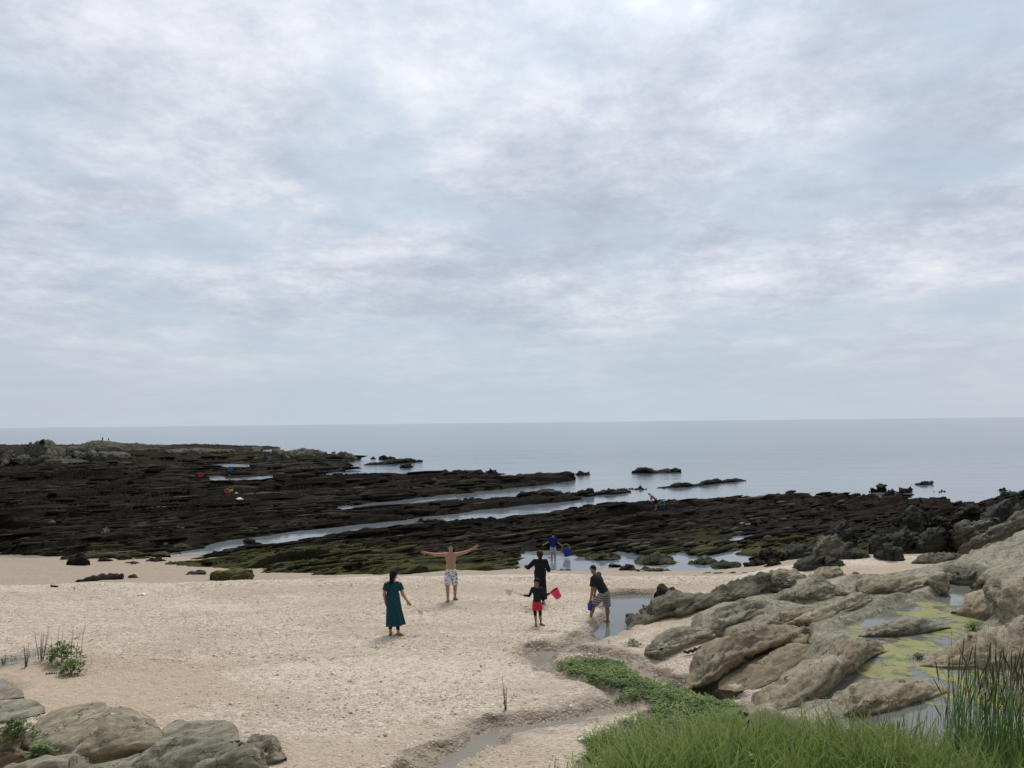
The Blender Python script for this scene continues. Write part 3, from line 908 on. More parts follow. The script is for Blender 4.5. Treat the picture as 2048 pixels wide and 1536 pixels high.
def boulder(name, label, cat, x0, x1, ytop, yfoot, z0, mat, sk=0.45, group=None, amp=None, tilt=0.0, wd=None, follow=False, n=2.8):
    """a lone block given by its width, top and foot in the photograph"""
    w = x1 - x0
    xs = np.array([0.0, 0.12, 0.3, sk, 0.7, 0.88, 1.0])
    hh = np.array([0.2, 0.60, 0.86, 1.0, 0.88, 0.62, 0.2])
    jit = 1 + 1.2 * np.sin(np.arange(7) * 2.7 + x0)
    yf = yfoot + tilt * (xs - 0.5) * w
    H = yfoot - ytop
    crest = [(x0 + w * a, y - H * h * (0.9 + 0.1 * j)) for a, h, j, y in zip(xs, hh, jit, yf)]
    foot = [(x0 + w * a, y - H * 0.16 * (abs(a - .5) * 2) ** 3) for a, y in zip(xs, yf)]
    cen = hit((x0 + x1) / 2, yfoot, z0)
    m_w, m_h = w * cen[1] / F, H * cen[1] / F
    wd = wd or max(0.12, min(0.45 * m_w, 1.2 * m_h + 0.3))
    return rock(name, label, cat, crest, foot, z0, wd, mat, n=n, amp=amp or 0.13 * min(m_h + 0.15, m_w), group=group, follow=follow, N=int(np.clip(m_w / 0.03, 20, 70)), Mn=32)


# --- sandstone ridges beside the pool and the stream
G_S = 'sandstone ridges beside the stream'
rock('sandstone_ridge', 'long dark sided sandstone ridge whose rounded end dips into the still pool', 'rock ridge',
     [(1258, 1262), (1268, 1232), (1282, 1208), (1305, 1195), (1345, 1182), (1400, 1180), (1440, 1170), (1490, 1165), (1530, 1152)],
     [(1258, 1266), (1285, 1258), (1320, 1247), (1362, 1238), (1400, 1222), (1450, 1210), (1490, 1201), (1530, 1195), (1545, 1192)], [-0.15, -0.02, 0.05, 0.1], [0.55, 0.75, 0.7, 0.55], 'midstone', n=3.0, m=2.6, amp=0.16, group=G_S, under=0.16)
rock('sandstone_boulder', 'knobbly brown sandstone lump at the far end of the dark ridge', 'rock',
     [(1522, 1178), (1532, 1152), (1548, 1146), (1562, 1153), (1585, 1157), (1606, 1168)], [(1522, 1186), (1545, 1195), (1570, 1192), (1590, 1182), (1606, 1172)], 0.1, 0.5, 'midstone', amp=0.16, group=G_S)
rock('sandstone_boulder', 'smooth rounded sandstone hump behind the knobbly brown lump', 'rock',
     [(1528, 1160), (1540, 1143), (1560, 1135), (1590, 1139), (1607, 1147), (1617, 1158)], [(1528, 1164), (1560, 1168), (1600, 1166), (1617, 1160)], 0.1, 0.6, 'sandstone', amp=0.08, group=G_S)
rock('sandstone_ridge', 'low grey sandstone hump with lichen patches behind the white shell strip', 'rock ridge',
     [(1366, 1262), (1400, 1240), (1428, 1217), (1460, 1203), (1500, 1197), (1540, 1200), (1562, 1212)], [(1366, 1268), (1412, 1262), (1450, 1268), (1490, 1252), (1530, 1236), (1562, 1220)], 0.1, [0.5, 0.9, 0.5], 'greystone', amp=0.10, group=G_S)
rock('sandstone_boulder', 'pale grey rounded slab in front of the lichen spotted hump', 'rock',
     [(1390, 1262), (1408, 1240), (1440, 1229), (1470, 1232), (1490, 1240)], [(1390, 1264), (1425, 1268), (1448, 1270), (1470, 1260), (1490, 1246)], 0.1, 0.6, 'greystone', amp=0.07, group=G_S)
rock('sandstone_ridge', 'broad brown sandstone hump between the dark ridge and the two block ledge', 'rock ridge',
     [(1530, 1200), (1560, 1182), (1590, 1168), (1620, 1160), (1650, 1160), (1676, 1172), (1692, 1188)], [(1530, 1206), (1570, 1212), (1620, 1212), (1660, 1204), (1692, 1194)], 0.15, [0.5, 0.9, 0.6], 'greystone', amp=0.10, group=G_S)
rock('sandstone_ridge', 'straight ledge of two smooth tan blocks stepping up behind the big overhanging rock', 'rock ridge',
     [(1530, 1248), (1558, 1222), (1600, 1206), (1615, 1210), (1640, 1206), (1690, 1194), (1705, 1190), (1740, 1183), (1764, 1184), (1775, 1196)],
     [(1530, 1256), (1570, 1262), (1602, 1256), (1650, 1246), (1703, 1232), (1740, 1218), (1775, 1204)], 0.16, [0.5, 0.75, 0.75, 0.6], 'sandstone', n=2.9, m=2.6, amp=0.11, group=G_S, under=0.10)
rock('sandstone_ridge', 'wide tan sandstone slab ending in a broken dark face above the clear pool', 'rock ridge',
     [(1660, 1180), (1700, 1164), (1745, 1154), (1780, 1149), (1820, 1150), (1850, 1152), (1874, 1147), (1889, 1150), (1892, 1170)],
     [(1660, 1196), (1720, 1206), (1776, 1204), (1820, 1196), (1855, 1188), (1880, 1192), (1892, 1192)], 0.16, [0.6, 1.0, 1.1, 0.5], 'sandstone', n=2.4, m=3.0, amp=0.12, group=G_S)
rock('sandstone_ridge', 'cracked low grey slab lying on sand beside the stream', 'rock ridge',
     [(1290, 1304), (1300, 1283), (1335, 1268), (1370, 1262), (1410, 1256), (1432, 1258), (1441, 1268)], [(1290, 1312), (1320, 1322), (1360, 1306), (1400, 1292), (1430, 1278), (1441, 1271)], 0.0, [0.4, 0.6, 0.4], 'greystone', amp=0.10, n=2.8, group=G_S)
rock('sandstone_ridge', 'big overhanging tan rock with a dark hollow front and mossy top edge', 'rock ridge',
     [(1368, 1372), (1392, 1345), (1410, 1312), (1432, 1287), (1465, 1270), (1510, 1260), (1560, 1253), (1592, 1255), (1606, 1272), (1613, 1292)],
     [(1368, 1378), (1410, 1376), (1432, 1368), (1470, 1346), (1500, 1328), (1530, 1308), (1570, 1294), (1600, 1296), (1613, 1297)], 0.03, [0.35, 0.42, 0.5, 0.55], 'brownstone', n=4.2, m=2.2, amp=0.11, back=2.0, group=G_S, under=0.26)
rock('sandstone_ridge', 'sloping brown stained slab under the big overhanging rock', 'rock ridge',
     [(1434, 1374), (1480, 1344), (1520, 1322), (1560, 1302), (1592, 1290), (1625, 1293)], [(1434, 1379), (1470, 1383), (1508, 1380), (1545, 1366), (1590, 1340), (1632, 1310)], 0.03, [0.9, 1.3, 0.8], 'brownstone', n=1.7, m=1.7, amp=0.08, group=G_S)
rock('sandstone_ridge', 'long pale ridge running down to the grass with a steep shaded side toward the algae', 'rock ridge',
     [(1486, 1418), (1520, 1388), (1574, 1347), (1637, 1304), (1680, 1280), (1702, 1272), (1730, 1276), (1752, 1286), (1776, 1297)],
     [(1486, 1424), (1540, 1432), (1600, 1432), (1650, 1402), (1690, 1366), (1732, 1330), (1745, 1315), (1778, 1302)], 0.14, [0.6, 0.95, 0.9, 0.5], 'sandstone', n=2.6, m=2.0, amp=0.10, group=G_S, under=0.10)
rock('sandstone_ridge', 'pale flaking ridge rising out of the murky pool behind the grass', 'rock ridge',
     [(1640, 1418), (1676, 1392), (1716, 1369), (1760, 1361), (1800, 1358), (1840, 1361), (1870, 1364), (1900, 1378)],
     [(1640, 1428), (1690, 1440), (1750, 1432), (1800, 1420), (1850, 1402), (1900, 1386)], 0.14, [0.6, 0.9, 0.5], 'sandstone', n=2.1, m=2.2, amp=0.10, group=G_S)
rock('sandstone_ridge', 'low purple grey rib crossing the wet shelf above the algae', 'rock ridge',
     [(1716, 1268), (1745, 1252), (1790, 1238), (1830, 1234), (1870, 1240), (1900, 1250)], [(1716, 1272), (1760, 1274), (1800, 1272), (1850, 1266), (1900, 1256)], 0.17, [0.4, 0.6, 0.4], 'greystone', amp=0.06, group=G_S)
rock('sandstone_outcrop', 'pink brown rock tongue pointing into the yellow algae', 'rock',
     [(1840, 1326), (1862, 1308), (1895, 1290), (1940, 1270), (1980, 1256), (2020, 1246), (2060, 1232), (2140, 1200)], [(1840, 1332), (1880, 1336), (1950, 1336), (2000, 1350), (2050, 1362), (2150, 1380)], 0.16, [0.5, 1.2, 1.8, 2.0], 'sandstone', n=1.8, m=2.0, amp=0.11)
rock('sandstone_outcrop', 'broad sloping sandstone mass on the far side of the algae pool', 'rock',
     [(1905, 1218), (1940, 1196), (1975, 1174), (2010, 1164), (2048, 1154), (2150, 1120)], [(1905, 1224), (1960, 1236), (1985, 1240), (2000, 1262), (2060, 1290), (2150, 1300)], 0.2, [0.5, 1.3, 2.0, 2.2], 'sandstone', n=1.8, m=2.1, amp=0.12)
rock('sandstone_outcrop', 'steep dark faced slab rising beyond the clear pool', 'rock',
     [(1944, 1170), (1962, 1152), (1985, 1136), (2015, 1118), (2048, 1100), (2130, 1060)], [(1944, 1178), (1962, 1186), (1990, 1178), (2020, 1166), (2060, 1160), (2130, 1150)], 0.22, [0.4, 0.9, 1.3], 'brownstone', n=2.8, m=2.0, amp=0.11)
rock('sandstone_outcrop', 'smooth tan shoulder of rock above the strip of sand', 'rock',
     [(1925, 1118), (1950, 1098), (1966, 1084), (1990, 1078), (2020, 1080), (2048, 1070), (2130, 1035)], [(1925, 1126), (1960, 1132), (1990, 1128), (2020, 1112), (2060, 1096), (2130, 1080)], 0.25, [0.4, 0.9, 1.4], 'sandstone', n=2.2, m=2.4, amp=0.11)
rock('sandstone_outcrop', 'low brown rock at the end of the strip of sand', 'rock',
     [(1880, 1152), (1910, 1142), (1940, 1134), (1965, 1130), (1985, 1132)], [(1880, 1160), (1915, 1168), (1950, 1168), (1985, 1150)], 0.2, 0.7, 'midstone', amp=0.1)
rock('sandstone_outcrop', 'grey rock slope with pale upper edge climbing out of view', 'rock',
     [(1918, 1094), (1945, 1074), (1975, 1056), (2010, 1040), (2048, 1018), (2130, 975)], [(1918, 1100), (1950, 1104), (1990, 1092), (2030, 1080), (2060, 1068), (2130, 1050)], 0.0, [0.5, 1.2, 1.6], 'midstone', n=2.0, amp=0.14)
rock('sandstone_outcrop', 'brown rock with a knobbly crest between dark boulders and grey slope', 'rock',
     [(1890, 1074), (1912, 1052), (1935, 1042), (1955, 1046), (1980, 1032), (1992, 1034), (2006, 1048)], [(1890, 1080), (1930, 1090), (1960, 1080), (2006, 1056)], -0.1, 0.8, 'midstone', amp=0.16)
rock('sandstone_outcrop', 'purple grey ribbed rock along the back of the sand', 'rock',
     [(1824, 1122), (1850, 1108), (1880, 1104), (1910, 1108), (1935, 1112)], [(1824, 1126), (1860, 1127), (1900, 1126), (1940, 1122)], 0.05, 0.6, 'midstone', amp=0.10)

# --- dark boulders where the shelf meets the reef
G_D = 'dark boulders at the edge of the reef'
for a in (
    (1747, 1810, 1084, 1122, 0.0, 'darkstone', 0.55, 'smooth pointed dark boulder standing on the strip of sand', 0.1),
    (1798, 1856, 1010, 1061, -0.45, 'darkstone', 0.55, 'tall tooth shaped dark rock standing up from the reef', 0.0),
    (1664, 1704, 1043, 1072, -0.5, 'darkstone', 0.75, 'rounded dark boulder behind the pale topped one', -0.1),
    (1680, 1714, 1058, 1086, -0.5, 'darkstone', 0.5, 'blunt black boulder beside the rounded dark one', 0.0),
    (1624, 1690, 1067, 1103, -0.4, 'midstone', 0.7, 'pale topped brown boulder among black ones', -0.3),
    (1582, 1668, 1105, 1142, 0.0, 'darkstone', 0.6, 'large black slab boulder leaning on the sand', -0.2),
    (1640, 1688, 1114, 1134, 0.05, 'darkstone', 0.7, 'small pyramid shaped dark stone on the sand', -0.1),
    (1652, 1744, 1091, 1121, -0.1, 'darkstone', 0.5, 'broad flat dark boulder with moss along its foot', 0.05),
    (1508, 1570, 1096, 1124, -0.5, 'weedstone', 0.5, 'weed covered boulder at the right end of the tide pool', 0.0),
    (1560, 1625, 1086, 1116, -0.4, 'darkstone', 0.5, 'dark hump between the tide pool and the slab boulder', -0.1),
    (1738, 1782, 1066, 1096, -0.3, 'darkstone', 0.5, 'wedge shaped dark boulder above the pointed one', -0.1),
    (1778, 1842, 1056, 1094, -0.25, 'darkstone', 0.55, 'broad grey topped dark boulder below the tooth shaped rock', -0.05),
    (1832, 1902, 1048, 1098, -0.25, 'darkstone', 0.6, 'rough dark boulder leading up to the brown crest', -0.15),
    (1850, 1905, 1030, 1058, -0.5, 'weedstone', 0.6, 'black jagged rock beyond the rough dark boulder', 0.0),
    (1488, 1532, 1116, 1138, -0.6, 'weedstone', 0.6, 'ragged dark rock at the rim of the tide pool', 0.0),
    (1530, 1564, 1118, 1134, -0.3, 'weedstone', 0.5, 'small weedy stone between ragged rock and slab boulder', 0.0),
    (1905, 1975, 1010, 1040, -0.4, 'weedstone', 0.6, 'black weedy rock rising under the far shoreline', -0.1),
    (1960, 2050, 1000, 1040, -0.3, 'darkstone', 0.7, 'dark rock hump beneath the sloping grey outcrop', -0.15),
):
    x0, x1, yt, yf, z0, mt, sk, lab, tl = a
    boulder('boulder', lab, 'boulder', x0, x1, yt, yf, z0, mt, sk, G_D, tilt=tl, amp=0.10, n=2.4)
boulder('sandstone_boulder', 'smooth tan boulder half sunk in sand behind the sandstone hump', 'boulder', 1612, 1702, 1130, 1168, 0.1, 'sandstone', 0.55, None, amp=0.07, tilt=-0.02)
boulder('boulder', 'small brown stone at the end of the smooth tan boulder', 'boulder', 1694, 1726, 1144, 1160, 0.1, 'midstone', 0.4)
boulder('boulder', 'low brown stone trailing toward the strip of sand', 'boulder', 1718, 1750, 1148, 1158, 0.1, 'midstone', 0.4)
boulder('boulder', 'dark stone at the edge of the still pool by the ridge', 'boulder', 1310, 1338, 1169, 1190, -0.02, 'darkstone', 0.5)
boulder('boulder', 'flat dark stone beside the one at the pool edge', 'boulder', 1332, 1356, 1174, 1185, 0.0, 'darkstone', 0.5)
boulder('boulder', 'reddish dark stone on sand below the ragged rock', 'boulder', 1498, 1526, 1140, 1152, -0.1, 'weedstone', 0.6)
boulder('boulder', 'little dark stone left of the reddish one on sand', 'boulder', 1480, 1500, 1143, 1150, -0.15, 'weedstone', 0.5)

# --- mossy mounds in the tide pools
G_M = 'mossy mounds in the tide pools'
for x0, x1, yt, yf, z0, mt, lab in (
    (1163, 1246, 1101, 1123, -1.15, 'mossstone', 'long flat topped mossy boulder behind the tide pool near the boy'),
    (1264, 1358, 1101, 1132, -1.15, 'mossstone', 'broad lumpy mossy mound between two tide pools'),
    (1372, 1440, 1111, 1132, -1.18, 'mossstone', 'oval mossy mound standing in the bright tide pool'),
    (1415, 1488, 1117, 1140, -1.18, 'mossstone', 'long mossy mound in front of the oval one'),
    (1237, 1274, 1130, 1142, -0.9, 'mossstone', 'small round mossy stone on the wet sand'),
    (1258, 1344, 1132, 1148, -0.75, 'mossstone', 'low weedy ledge in front of the lumpy mossy mound'),
    (1098, 1152, 1138, 1148, -0.7, 'mossstone', 'thin mossy ledge on wet sand beside the black coat'),
    (1218, 1240, 1126, 1131, -0.95, 'weedstone', 'flat little stone left on the wet sand bar'),
    (1082, 1110, 1113, 1119, -1.2, 'weedstone', 'flat dark stone in the tide pool beside the boy'),
    (1066, 1092, 1104, 1109, -1.2, 'weedstone', 'flat black stone at the far side of the tide pool'),
    (1404, 1468, 1146, 1151, -0.4, 'weedstone', 'dark strip of weed covered stone on sand'),
    (1370, 1402, 1098, 1110, -1.1, 'mossstone', 'mossy lump behind the oval mound'),
):
    boulder('mossy_boulder', lab, 'boulder', x0, x1, yt + 0.2 * (yf - yt), yf, z0, mt, 0.5, G_M, amp=0.13, n=3.4, follow=True)

# --- stones along the left beach
rock('mossy_block', 'square yellow green mossy block standing alone on the sand', 'boulder', [(421, 1148), (424, 1142), (445, 1141), (470, 1139), (498, 1137), (503, 1140), (505, 1148)], [(421, 1157), (440, 1165), (470, 1166), (496, 1164), (505, 1158)], -0.12, 0.38, 'mossblock', n=5, m=4.5, amp=0.07, under=0.06)
boulder('boulder', 'brown boulder at the edge of the reef above smooth sand', 'boulder', 136, 178, 1107, 1125, -0.5, 'weedstone', 0.5)
boulder('boulder', 'pointed dark stone beside the washed up log', 'boulder', 252, 280, 1148, 1160, -0.25, 'darkstone', 0.7)
rock('boulder', 'flat dark stone tapering to the left near the mossy block', 'boulder', [(368, 1150), (385, 1143), (400, 1140), (412, 1144)], [(368, 1152), (390, 1151), (412, 1150)], -0.3, 0.25, 'darkstone', amp=0.05)
rock('stone_slab', 'grey slab of stone tilted up on the reef', 'boulder', [(200, 1069), (206, 1058), (213, 1054), (219, 1058)], [(199, 1070), (208, 1070), (218, 1062)], -0.75, 0.3, 'midstone', amp=0.05)
G_R = 'mossy stones scattered over the near reef'
for i, (x0, x1, yt, yf, lab) in enumerate((
    (160, 212, 1096, 1112, 'mossy stone behind the brown boulder at the reef edge'), (200, 232, 1088, 1102, 'rounded green stone beyond the mossy reef edge'), (232, 262, 1102, 1116, 'green topped stone in the band of reef stones'),
    (262, 310, 1078, 1096, 'large low dark stone in the band of reef stones'), (300, 340, 1096, 1112, 'moss capped stone beside the first channel'), (318, 352, 1080, 1094, 'yellow green stone above the first channel'),
    (345, 385, 1083, 1098, 'bright mossy stone near the tip of the channel'), (292, 332, 1110, 1124, 'flat mossy stone near the sand'), (330, 372, 1116, 1130, 'low dark green stone near the sand edge'),
    (95, 118, 1066, 1073, 'small pale green stone in the reef'), (126, 156, 1065, 1074, 'pale green flat stone in the reef'), (158, 176, 1066, 1072, 'small whitish stone in the reef'),
    (225, 246, 1068, 1076, 'grey flat stone below the tilted slab'), (345, 366, 1050, 1058, 'mossy stone beyond the tilted slab'), (468, 500, 1050, 1058, 'mossy stone beside the long channel'),
    (296, 326, 1050, 1059, 'round mossy stone in the dark reef'), (484, 510, 1072, 1083, 'dark rock standing in the long channel'), (640, 676, 1100, 1112, 'moss topped stone on the green reef'),
    (512, 556, 1100, 1112, 'dark stone on the reef beside the channel'), (196, 226, 1110, 1122, 'low green stone next to the brown boulder'), (60, 90, 1078, 1086, 'row stone of pale grey in the reef'),
    (20, 52, 1080, 1087, 'pale stone in the row at the reef edge'), (250, 280, 1118, 1128, 'small mossy stone at the sand edge'))):
    boulder('reef_stone', lab, 'boulder', x0, x1, yt + 0.42 * (yf - yt), yf, -0.7, 'mossstone' if i % 4 != 3 else 'weedstone', 0.45, G_R, amp=0.08, follow=True)
boulder('boulder', 'round dark rock sitting at the bend of the long channel', 'boulder', 836, 848, 1034, 1047, -1.0, 'darkstone', 0.5, amp=0.06)

# --- rocks on the near left
rock('sandstone_boulder', 'big smooth dome of sandstone pitted with small holes', 'boulder',
     [(52, 1462), (75, 1441), (110, 1427), (155, 1418), (200, 1413), (240, 1415), (272, 1422), (300, 1438), (318, 1460), (328, 1486)], [(52, 1515), (120, 1530), (200, 1528), (260, 1512), (305, 1500), (330, 1490)], 0.1, [0.7, 1.3, 1.3, 0.7], 'sandstone', n=2.4, m=2.2, amp=0.06, under=0.16)
rock('sandstone_ridge', 'long grey slab with rough layered face in front of the smooth dome', 'rock ridge',
     [(-60, 1530), (0, 1522), (60, 1518), (130, 1520), (190, 1520), (240, 1505), (290, 1490), (340, 1476), (400, 1468), (450, 1464), (490, 1470), (520, 1494), (552, 1540)], [(-60, 1590), (80, 1596), (200, 1600), (300, 1606), (400, 1608), (480, 1600), (556, 1570)], 0.35, [0.4, 0.5, 0.8, 0.8, 0.5], 'greystone', n=2.4, m=2.2, amp=0.12)
rock('sandstone_boulder', 'small brown rock under the leafy plant beside the smooth dome', 'boulder', [(-40, 1490), (0, 1466), (30, 1462), (52, 1472), (62, 1496)], [(-40, 1530), (20, 1530), (62, 1522)], 0.12, 0.55, 'brownstone', amp=0.08)
rock('sandstone_boulder', 'low pale slab between the smooth dome and the layered one', 'boulder', [(318, 1466), (350, 1450), (390, 1447), (430, 1453), (460, 1462), (480, 1474)], [(318, 1490), (370, 1492), (430, 1486), (480, 1480)], 0.05, 0.8, 'greystone', amp=0.06)
rock('sandstone_boulder', 'rough end block at the seaward tip of the layered slab', 'boulder', [(488, 1486), (510, 1474), (540, 1477), (560, 1494), (570, 1510)], [(488, 1520), (530, 1526), (560, 1522), (571, 1514)], 0.05, 0.5, 'greystone', amp=0.10)
rock('stone_slab', 'flat dark grey slab with split layers lying on the sand by the leafy plant', 'boulder', [(-60, 1412), (0, 1410), (40, 1406), (72, 1406), (90, 1414)], [(-60, 1446), (0, 1444), (50, 1436), (90, 1426)], 0.02, 0.9, 'greystone', n=3, m=4, amp=0.05)
rock('stone_slab', 'thin dark slab behind the flat split one', 'boulder', [(-60, 1386), (-10, 1386), (25, 1388), (48, 1391)], [(-60, 1402), (0, 1400), (48, 1394)], 0.02, 0.6, 'greystone', n=3, m=4, amp=0.03)

# --- ledges and islets of the reef
G_L = 'reef ledges rising above the water'
for crest, foot, wd, lab in (
    ([(806, 953), (850, 946), (900, 942), (940, 939), (960, 942), (985, 950)], [(806, 958), (900, 956), (985, 954)], 1.6, 'highest ledge near the middle of the long outer reef'),
    ([(812, 968), (880, 964), (960, 960), (1020, 953), (1080, 947), (1130, 944), (1149, 947)], [(812, 976), (900, 974), (1000, 970), (1080, 964), (1149, 960)], 1.4, 'long outer ledge whose blunt end faces the open sea'),
    ([(700, 955), (760, 951), (800, 949), (840, 948)], [(700, 962), (780, 960), (840, 956)], 1.4, 'inner part of the long outer reef ledge'),
    ([(1012, 999), (1030, 991), (1045, 988), (1060, 990)], [(1012, 1003), (1040, 1003), (1060, 1001)], 1.0, 'knob at the start of the humped reef ledge'),
    ([(1048, 995), (1080, 982), (1105, 979), (1130, 983), (1150, 988)], [(1048, 1002), (1100, 1001), (1150, 998)], 1.2, 'largest hump of the middle reef ledge'),
    ([(1135, 988), (1165, 980), (1185, 979), (1190, 986)], [(1135, 996), (1165, 996), (1190, 993)], 1.0, 'flat topped hump of the middle reef ledge'),
    ([(1186, 984), (1220, 978), (1250, 976), (1258, 980)], [(1186, 992), (1225, 990), (1258, 986)], 1.0, 'outermost hump of the middle reef ledge'),
    ([(1258, 977), (1275, 975), (1290, 976), (1297, 978)], [(1258, 980), (1275, 981), (1297, 980)], 0.8, 'low islet off the tip of the middle ledge'),
    ([(1258, 946), (1275, 938), (1288, 934), (1305, 938), (1325, 941), (1345, 937), (1362, 939)], [(1258, 947), (1300, 948), (1340, 946), (1362, 945)], 1.4, 'dark humped islet farthest out in the open water'),
    ([(1312, 976), (1340, 968), (1370, 964), (1390, 967), (1415, 960), (1432, 956), (1448, 960), (1470, 959), (1491, 960)], [(1312, 978), (1350, 977), (1400, 973), (1440, 967), (1491, 963)], 1.2, 'long ragged islet in the open water'),
    ([(1151, 949), (1160, 944), (1172, 945), (1181, 948)], [(1151, 951), (1165, 952), (1181, 950)], 1.0, 'small round islet off the long outer ledge'),
    ([(968, 945), (980, 940), (990, 941), (997, 945)], [(968, 949), (985, 949), (997, 948)], 1.0, 'round rock beside the high outer ledge'),
    ([(922, 1001), (935, 996), (946, 997), (951, 1000)], [(922, 1002), (938, 1003), (951, 1002)], 0.8, 'flat reddish rock alone in the inlet'),
    ([(1739, 984), (1752, 976), (1762, 968), (1769, 970), (1771, 982)], [(1739, 986), (1756, 986), (1771, 985)], 0.9, 'pointed rock off the far shoreline of the platform'),
    ([(1763, 992), (1775, 984), (1785, 979), (1788, 990)], [(1763, 994), (1776, 995), (1789, 993)], 0.9, 'small peaked rock beside the pointed one'),
    ([(1793, 984), (1805, 978), (1821, 977), (1823, 982)], [(1793, 987), (1808, 988), (1823, 986)], 0.9, 'flat rock right of the small peaked one'),
    ([(1821, 968), (1835, 965), (1850, 961), (1862, 963), (1864, 968)], [(1821, 970), (1842, 971), (1864, 970)], 1.0, 'flat islet standing off the far platform'),
    ([(1868, 984), (1878, 981), (1890, 983)], [(1868, 985), (1880, 986), (1890, 985)], 0.7, 'tiny low islet close to the far platform'),
    ([(1995, 982), (2005, 979), (2020, 981)], [(1995, 983), (2008, 984), (2020, 983)], 0.7, 'tiny islet near the rock at the right edge'),
    ([(1984, 1000), (2000, 988), (2025, 979), (2048, 974), (2110, 968)], [(1984, 1004), (2020, 1008), (2060, 1010), (2110, 1008)], 1.4, 'sloping black rock jutting out at the right edge'),
    ([(757, 917), (766, 910), (780, 914), (791, 917)], [(757, 919), (772, 920), (791, 918)], 1.6, 'jagged dark islet beyond the tip of the headland'),
    ([(741, 917), (746, 914), (751, 917)], [(741, 918), (746, 918), (751, 918)], 1.0, 'tiny rock beside the jagged islet'),
    ([(728, 928), (760, 924), (790, 919), (815, 917), (845, 921)], [(728, 931), (780, 929), (845, 924)], 1.6, 'long low islet in front of the jagged one'),
    ([(798, 934), (808, 928), (820, 928), (826, 933)], [(798, 936), (812, 937), (826, 935)], 1.2, 'little dark islet nearer than the long low one'),
    ([(546, 940), (580, 935), (620, 934), (660, 936), (690, 937)], [(546, 946), (620, 945), (690, 944)], 2.0, 'flat ledge at the seaward end of the headland'),
    ([(500, 929), (560, 928), (640, 925), (700, 925)], [(500, 934), (600, 934), (704, 932)], 2.0, 'long narrow ledge under the headland'),
    ([(300, 892), (360, 888), (420, 888), (480, 891), (545, 892)], [(300, 896), (400, 896), (545, 894)], 4.0, 'thin ledge stretching out behind the headland'),
):
    mt = 'weedstone'
    rock('reef_ledge', lab, 'rock', crest, foot, ZW - 0.05, wd, mt, n=3.0, m=2.6, amp=0.22, N=60, Mn=26, group=G_L, lay=0.9, sink=0.6)

# --- headland humps at the far left
G_H = 'humps of the far headland'
for crest, foot, z0, wd, lab in (
    ([(46, 905), (52, 892), (66, 884), (90, 880), (105, 882), (118, 890), (140, 897)], [(46, 922), (90, 926), (140, 920)], -0.3, 5.0, 'tallest rounded hump of the far headland'),
    ([(58, 910), (70, 898), (84, 894), (105, 897), (128, 898), (135, 906)], [(58, 922), (90, 928), (135, 920)], -0.6, 3.0, 'pale edged block in front of the tallest headland hump'),
    ([(-60, 905), (-20, 897), (5, 896), (18, 899), (28, 908)], [(-60, 935), (0, 934), (28, 925)], -0.6, 3.5, 'smooth hump at the left end of the headland'),
    ([(110, 896), (150, 890), (175, 884), (205, 879), (225, 881), (260, 886), (300, 890), (330, 892)], [(110, 906), (200, 906), (330, 902)], -0.3, 6.0, 'broad flat crest of the headland with two birds on it'),
    ([(130, 906), (160, 903), (180, 905), (205, 906), (250, 908), (270, 912)], [(130, 920), (200, 924), (270, 920)], -0.6, 3.0, 'long green topped ledge on the headland'),
    ([(20, 918), (60, 914), (110, 915), (150, 916), (180, 920)], [(20, 932), (100, 934), (180, 930)], -0.8, 2.5, 'lowest mossy step of the headland'),
    ([(480, 905), (495, 896), (512, 894), (525, 897), (532, 904)], [(480, 908), (505, 909), (532, 908)], ZW, 3.0, 'low brown hump at the middle of the headland'),
    ([(535, 906), (548, 898), (560, 901), (585, 902), (605, 897), (625, 897), (634, 904), (652, 907)], [(535, 922), (590, 924), (652, 918)], ZW, 3.5, 'craggy brown mass toward the tip of the headland'),
    ([(660, 910), (666, 903), (672, 906), (680, 900), (692, 903), (704, 909), (718, 917)], [(660, 921), (690, 922), (718, 920)], ZW, 2.5, 'jagged pointed rock at the tip of the headland'),
    ([(330, 900), (380, 896), (430, 898), (470, 901)], [(330, 910), (400, 911), (470, 908)], -0.9, 4.0, 'long even back of the headland'),
    ([(508, 915), (520, 911), (540, 911), (550, 916)], [(508, 925), (530, 926), (550, 924)], ZW, 2.0, 'round boulder on the shore of the headland'),
):
    rock('headland_hump', lab, 'rock', crest, foot, z0, wd, 'headland', n=2.3, m=2.3, amp=0.5, freq=0.22, N=80, Mn=34, group=G_H, lay=0.8, sink=1.2)


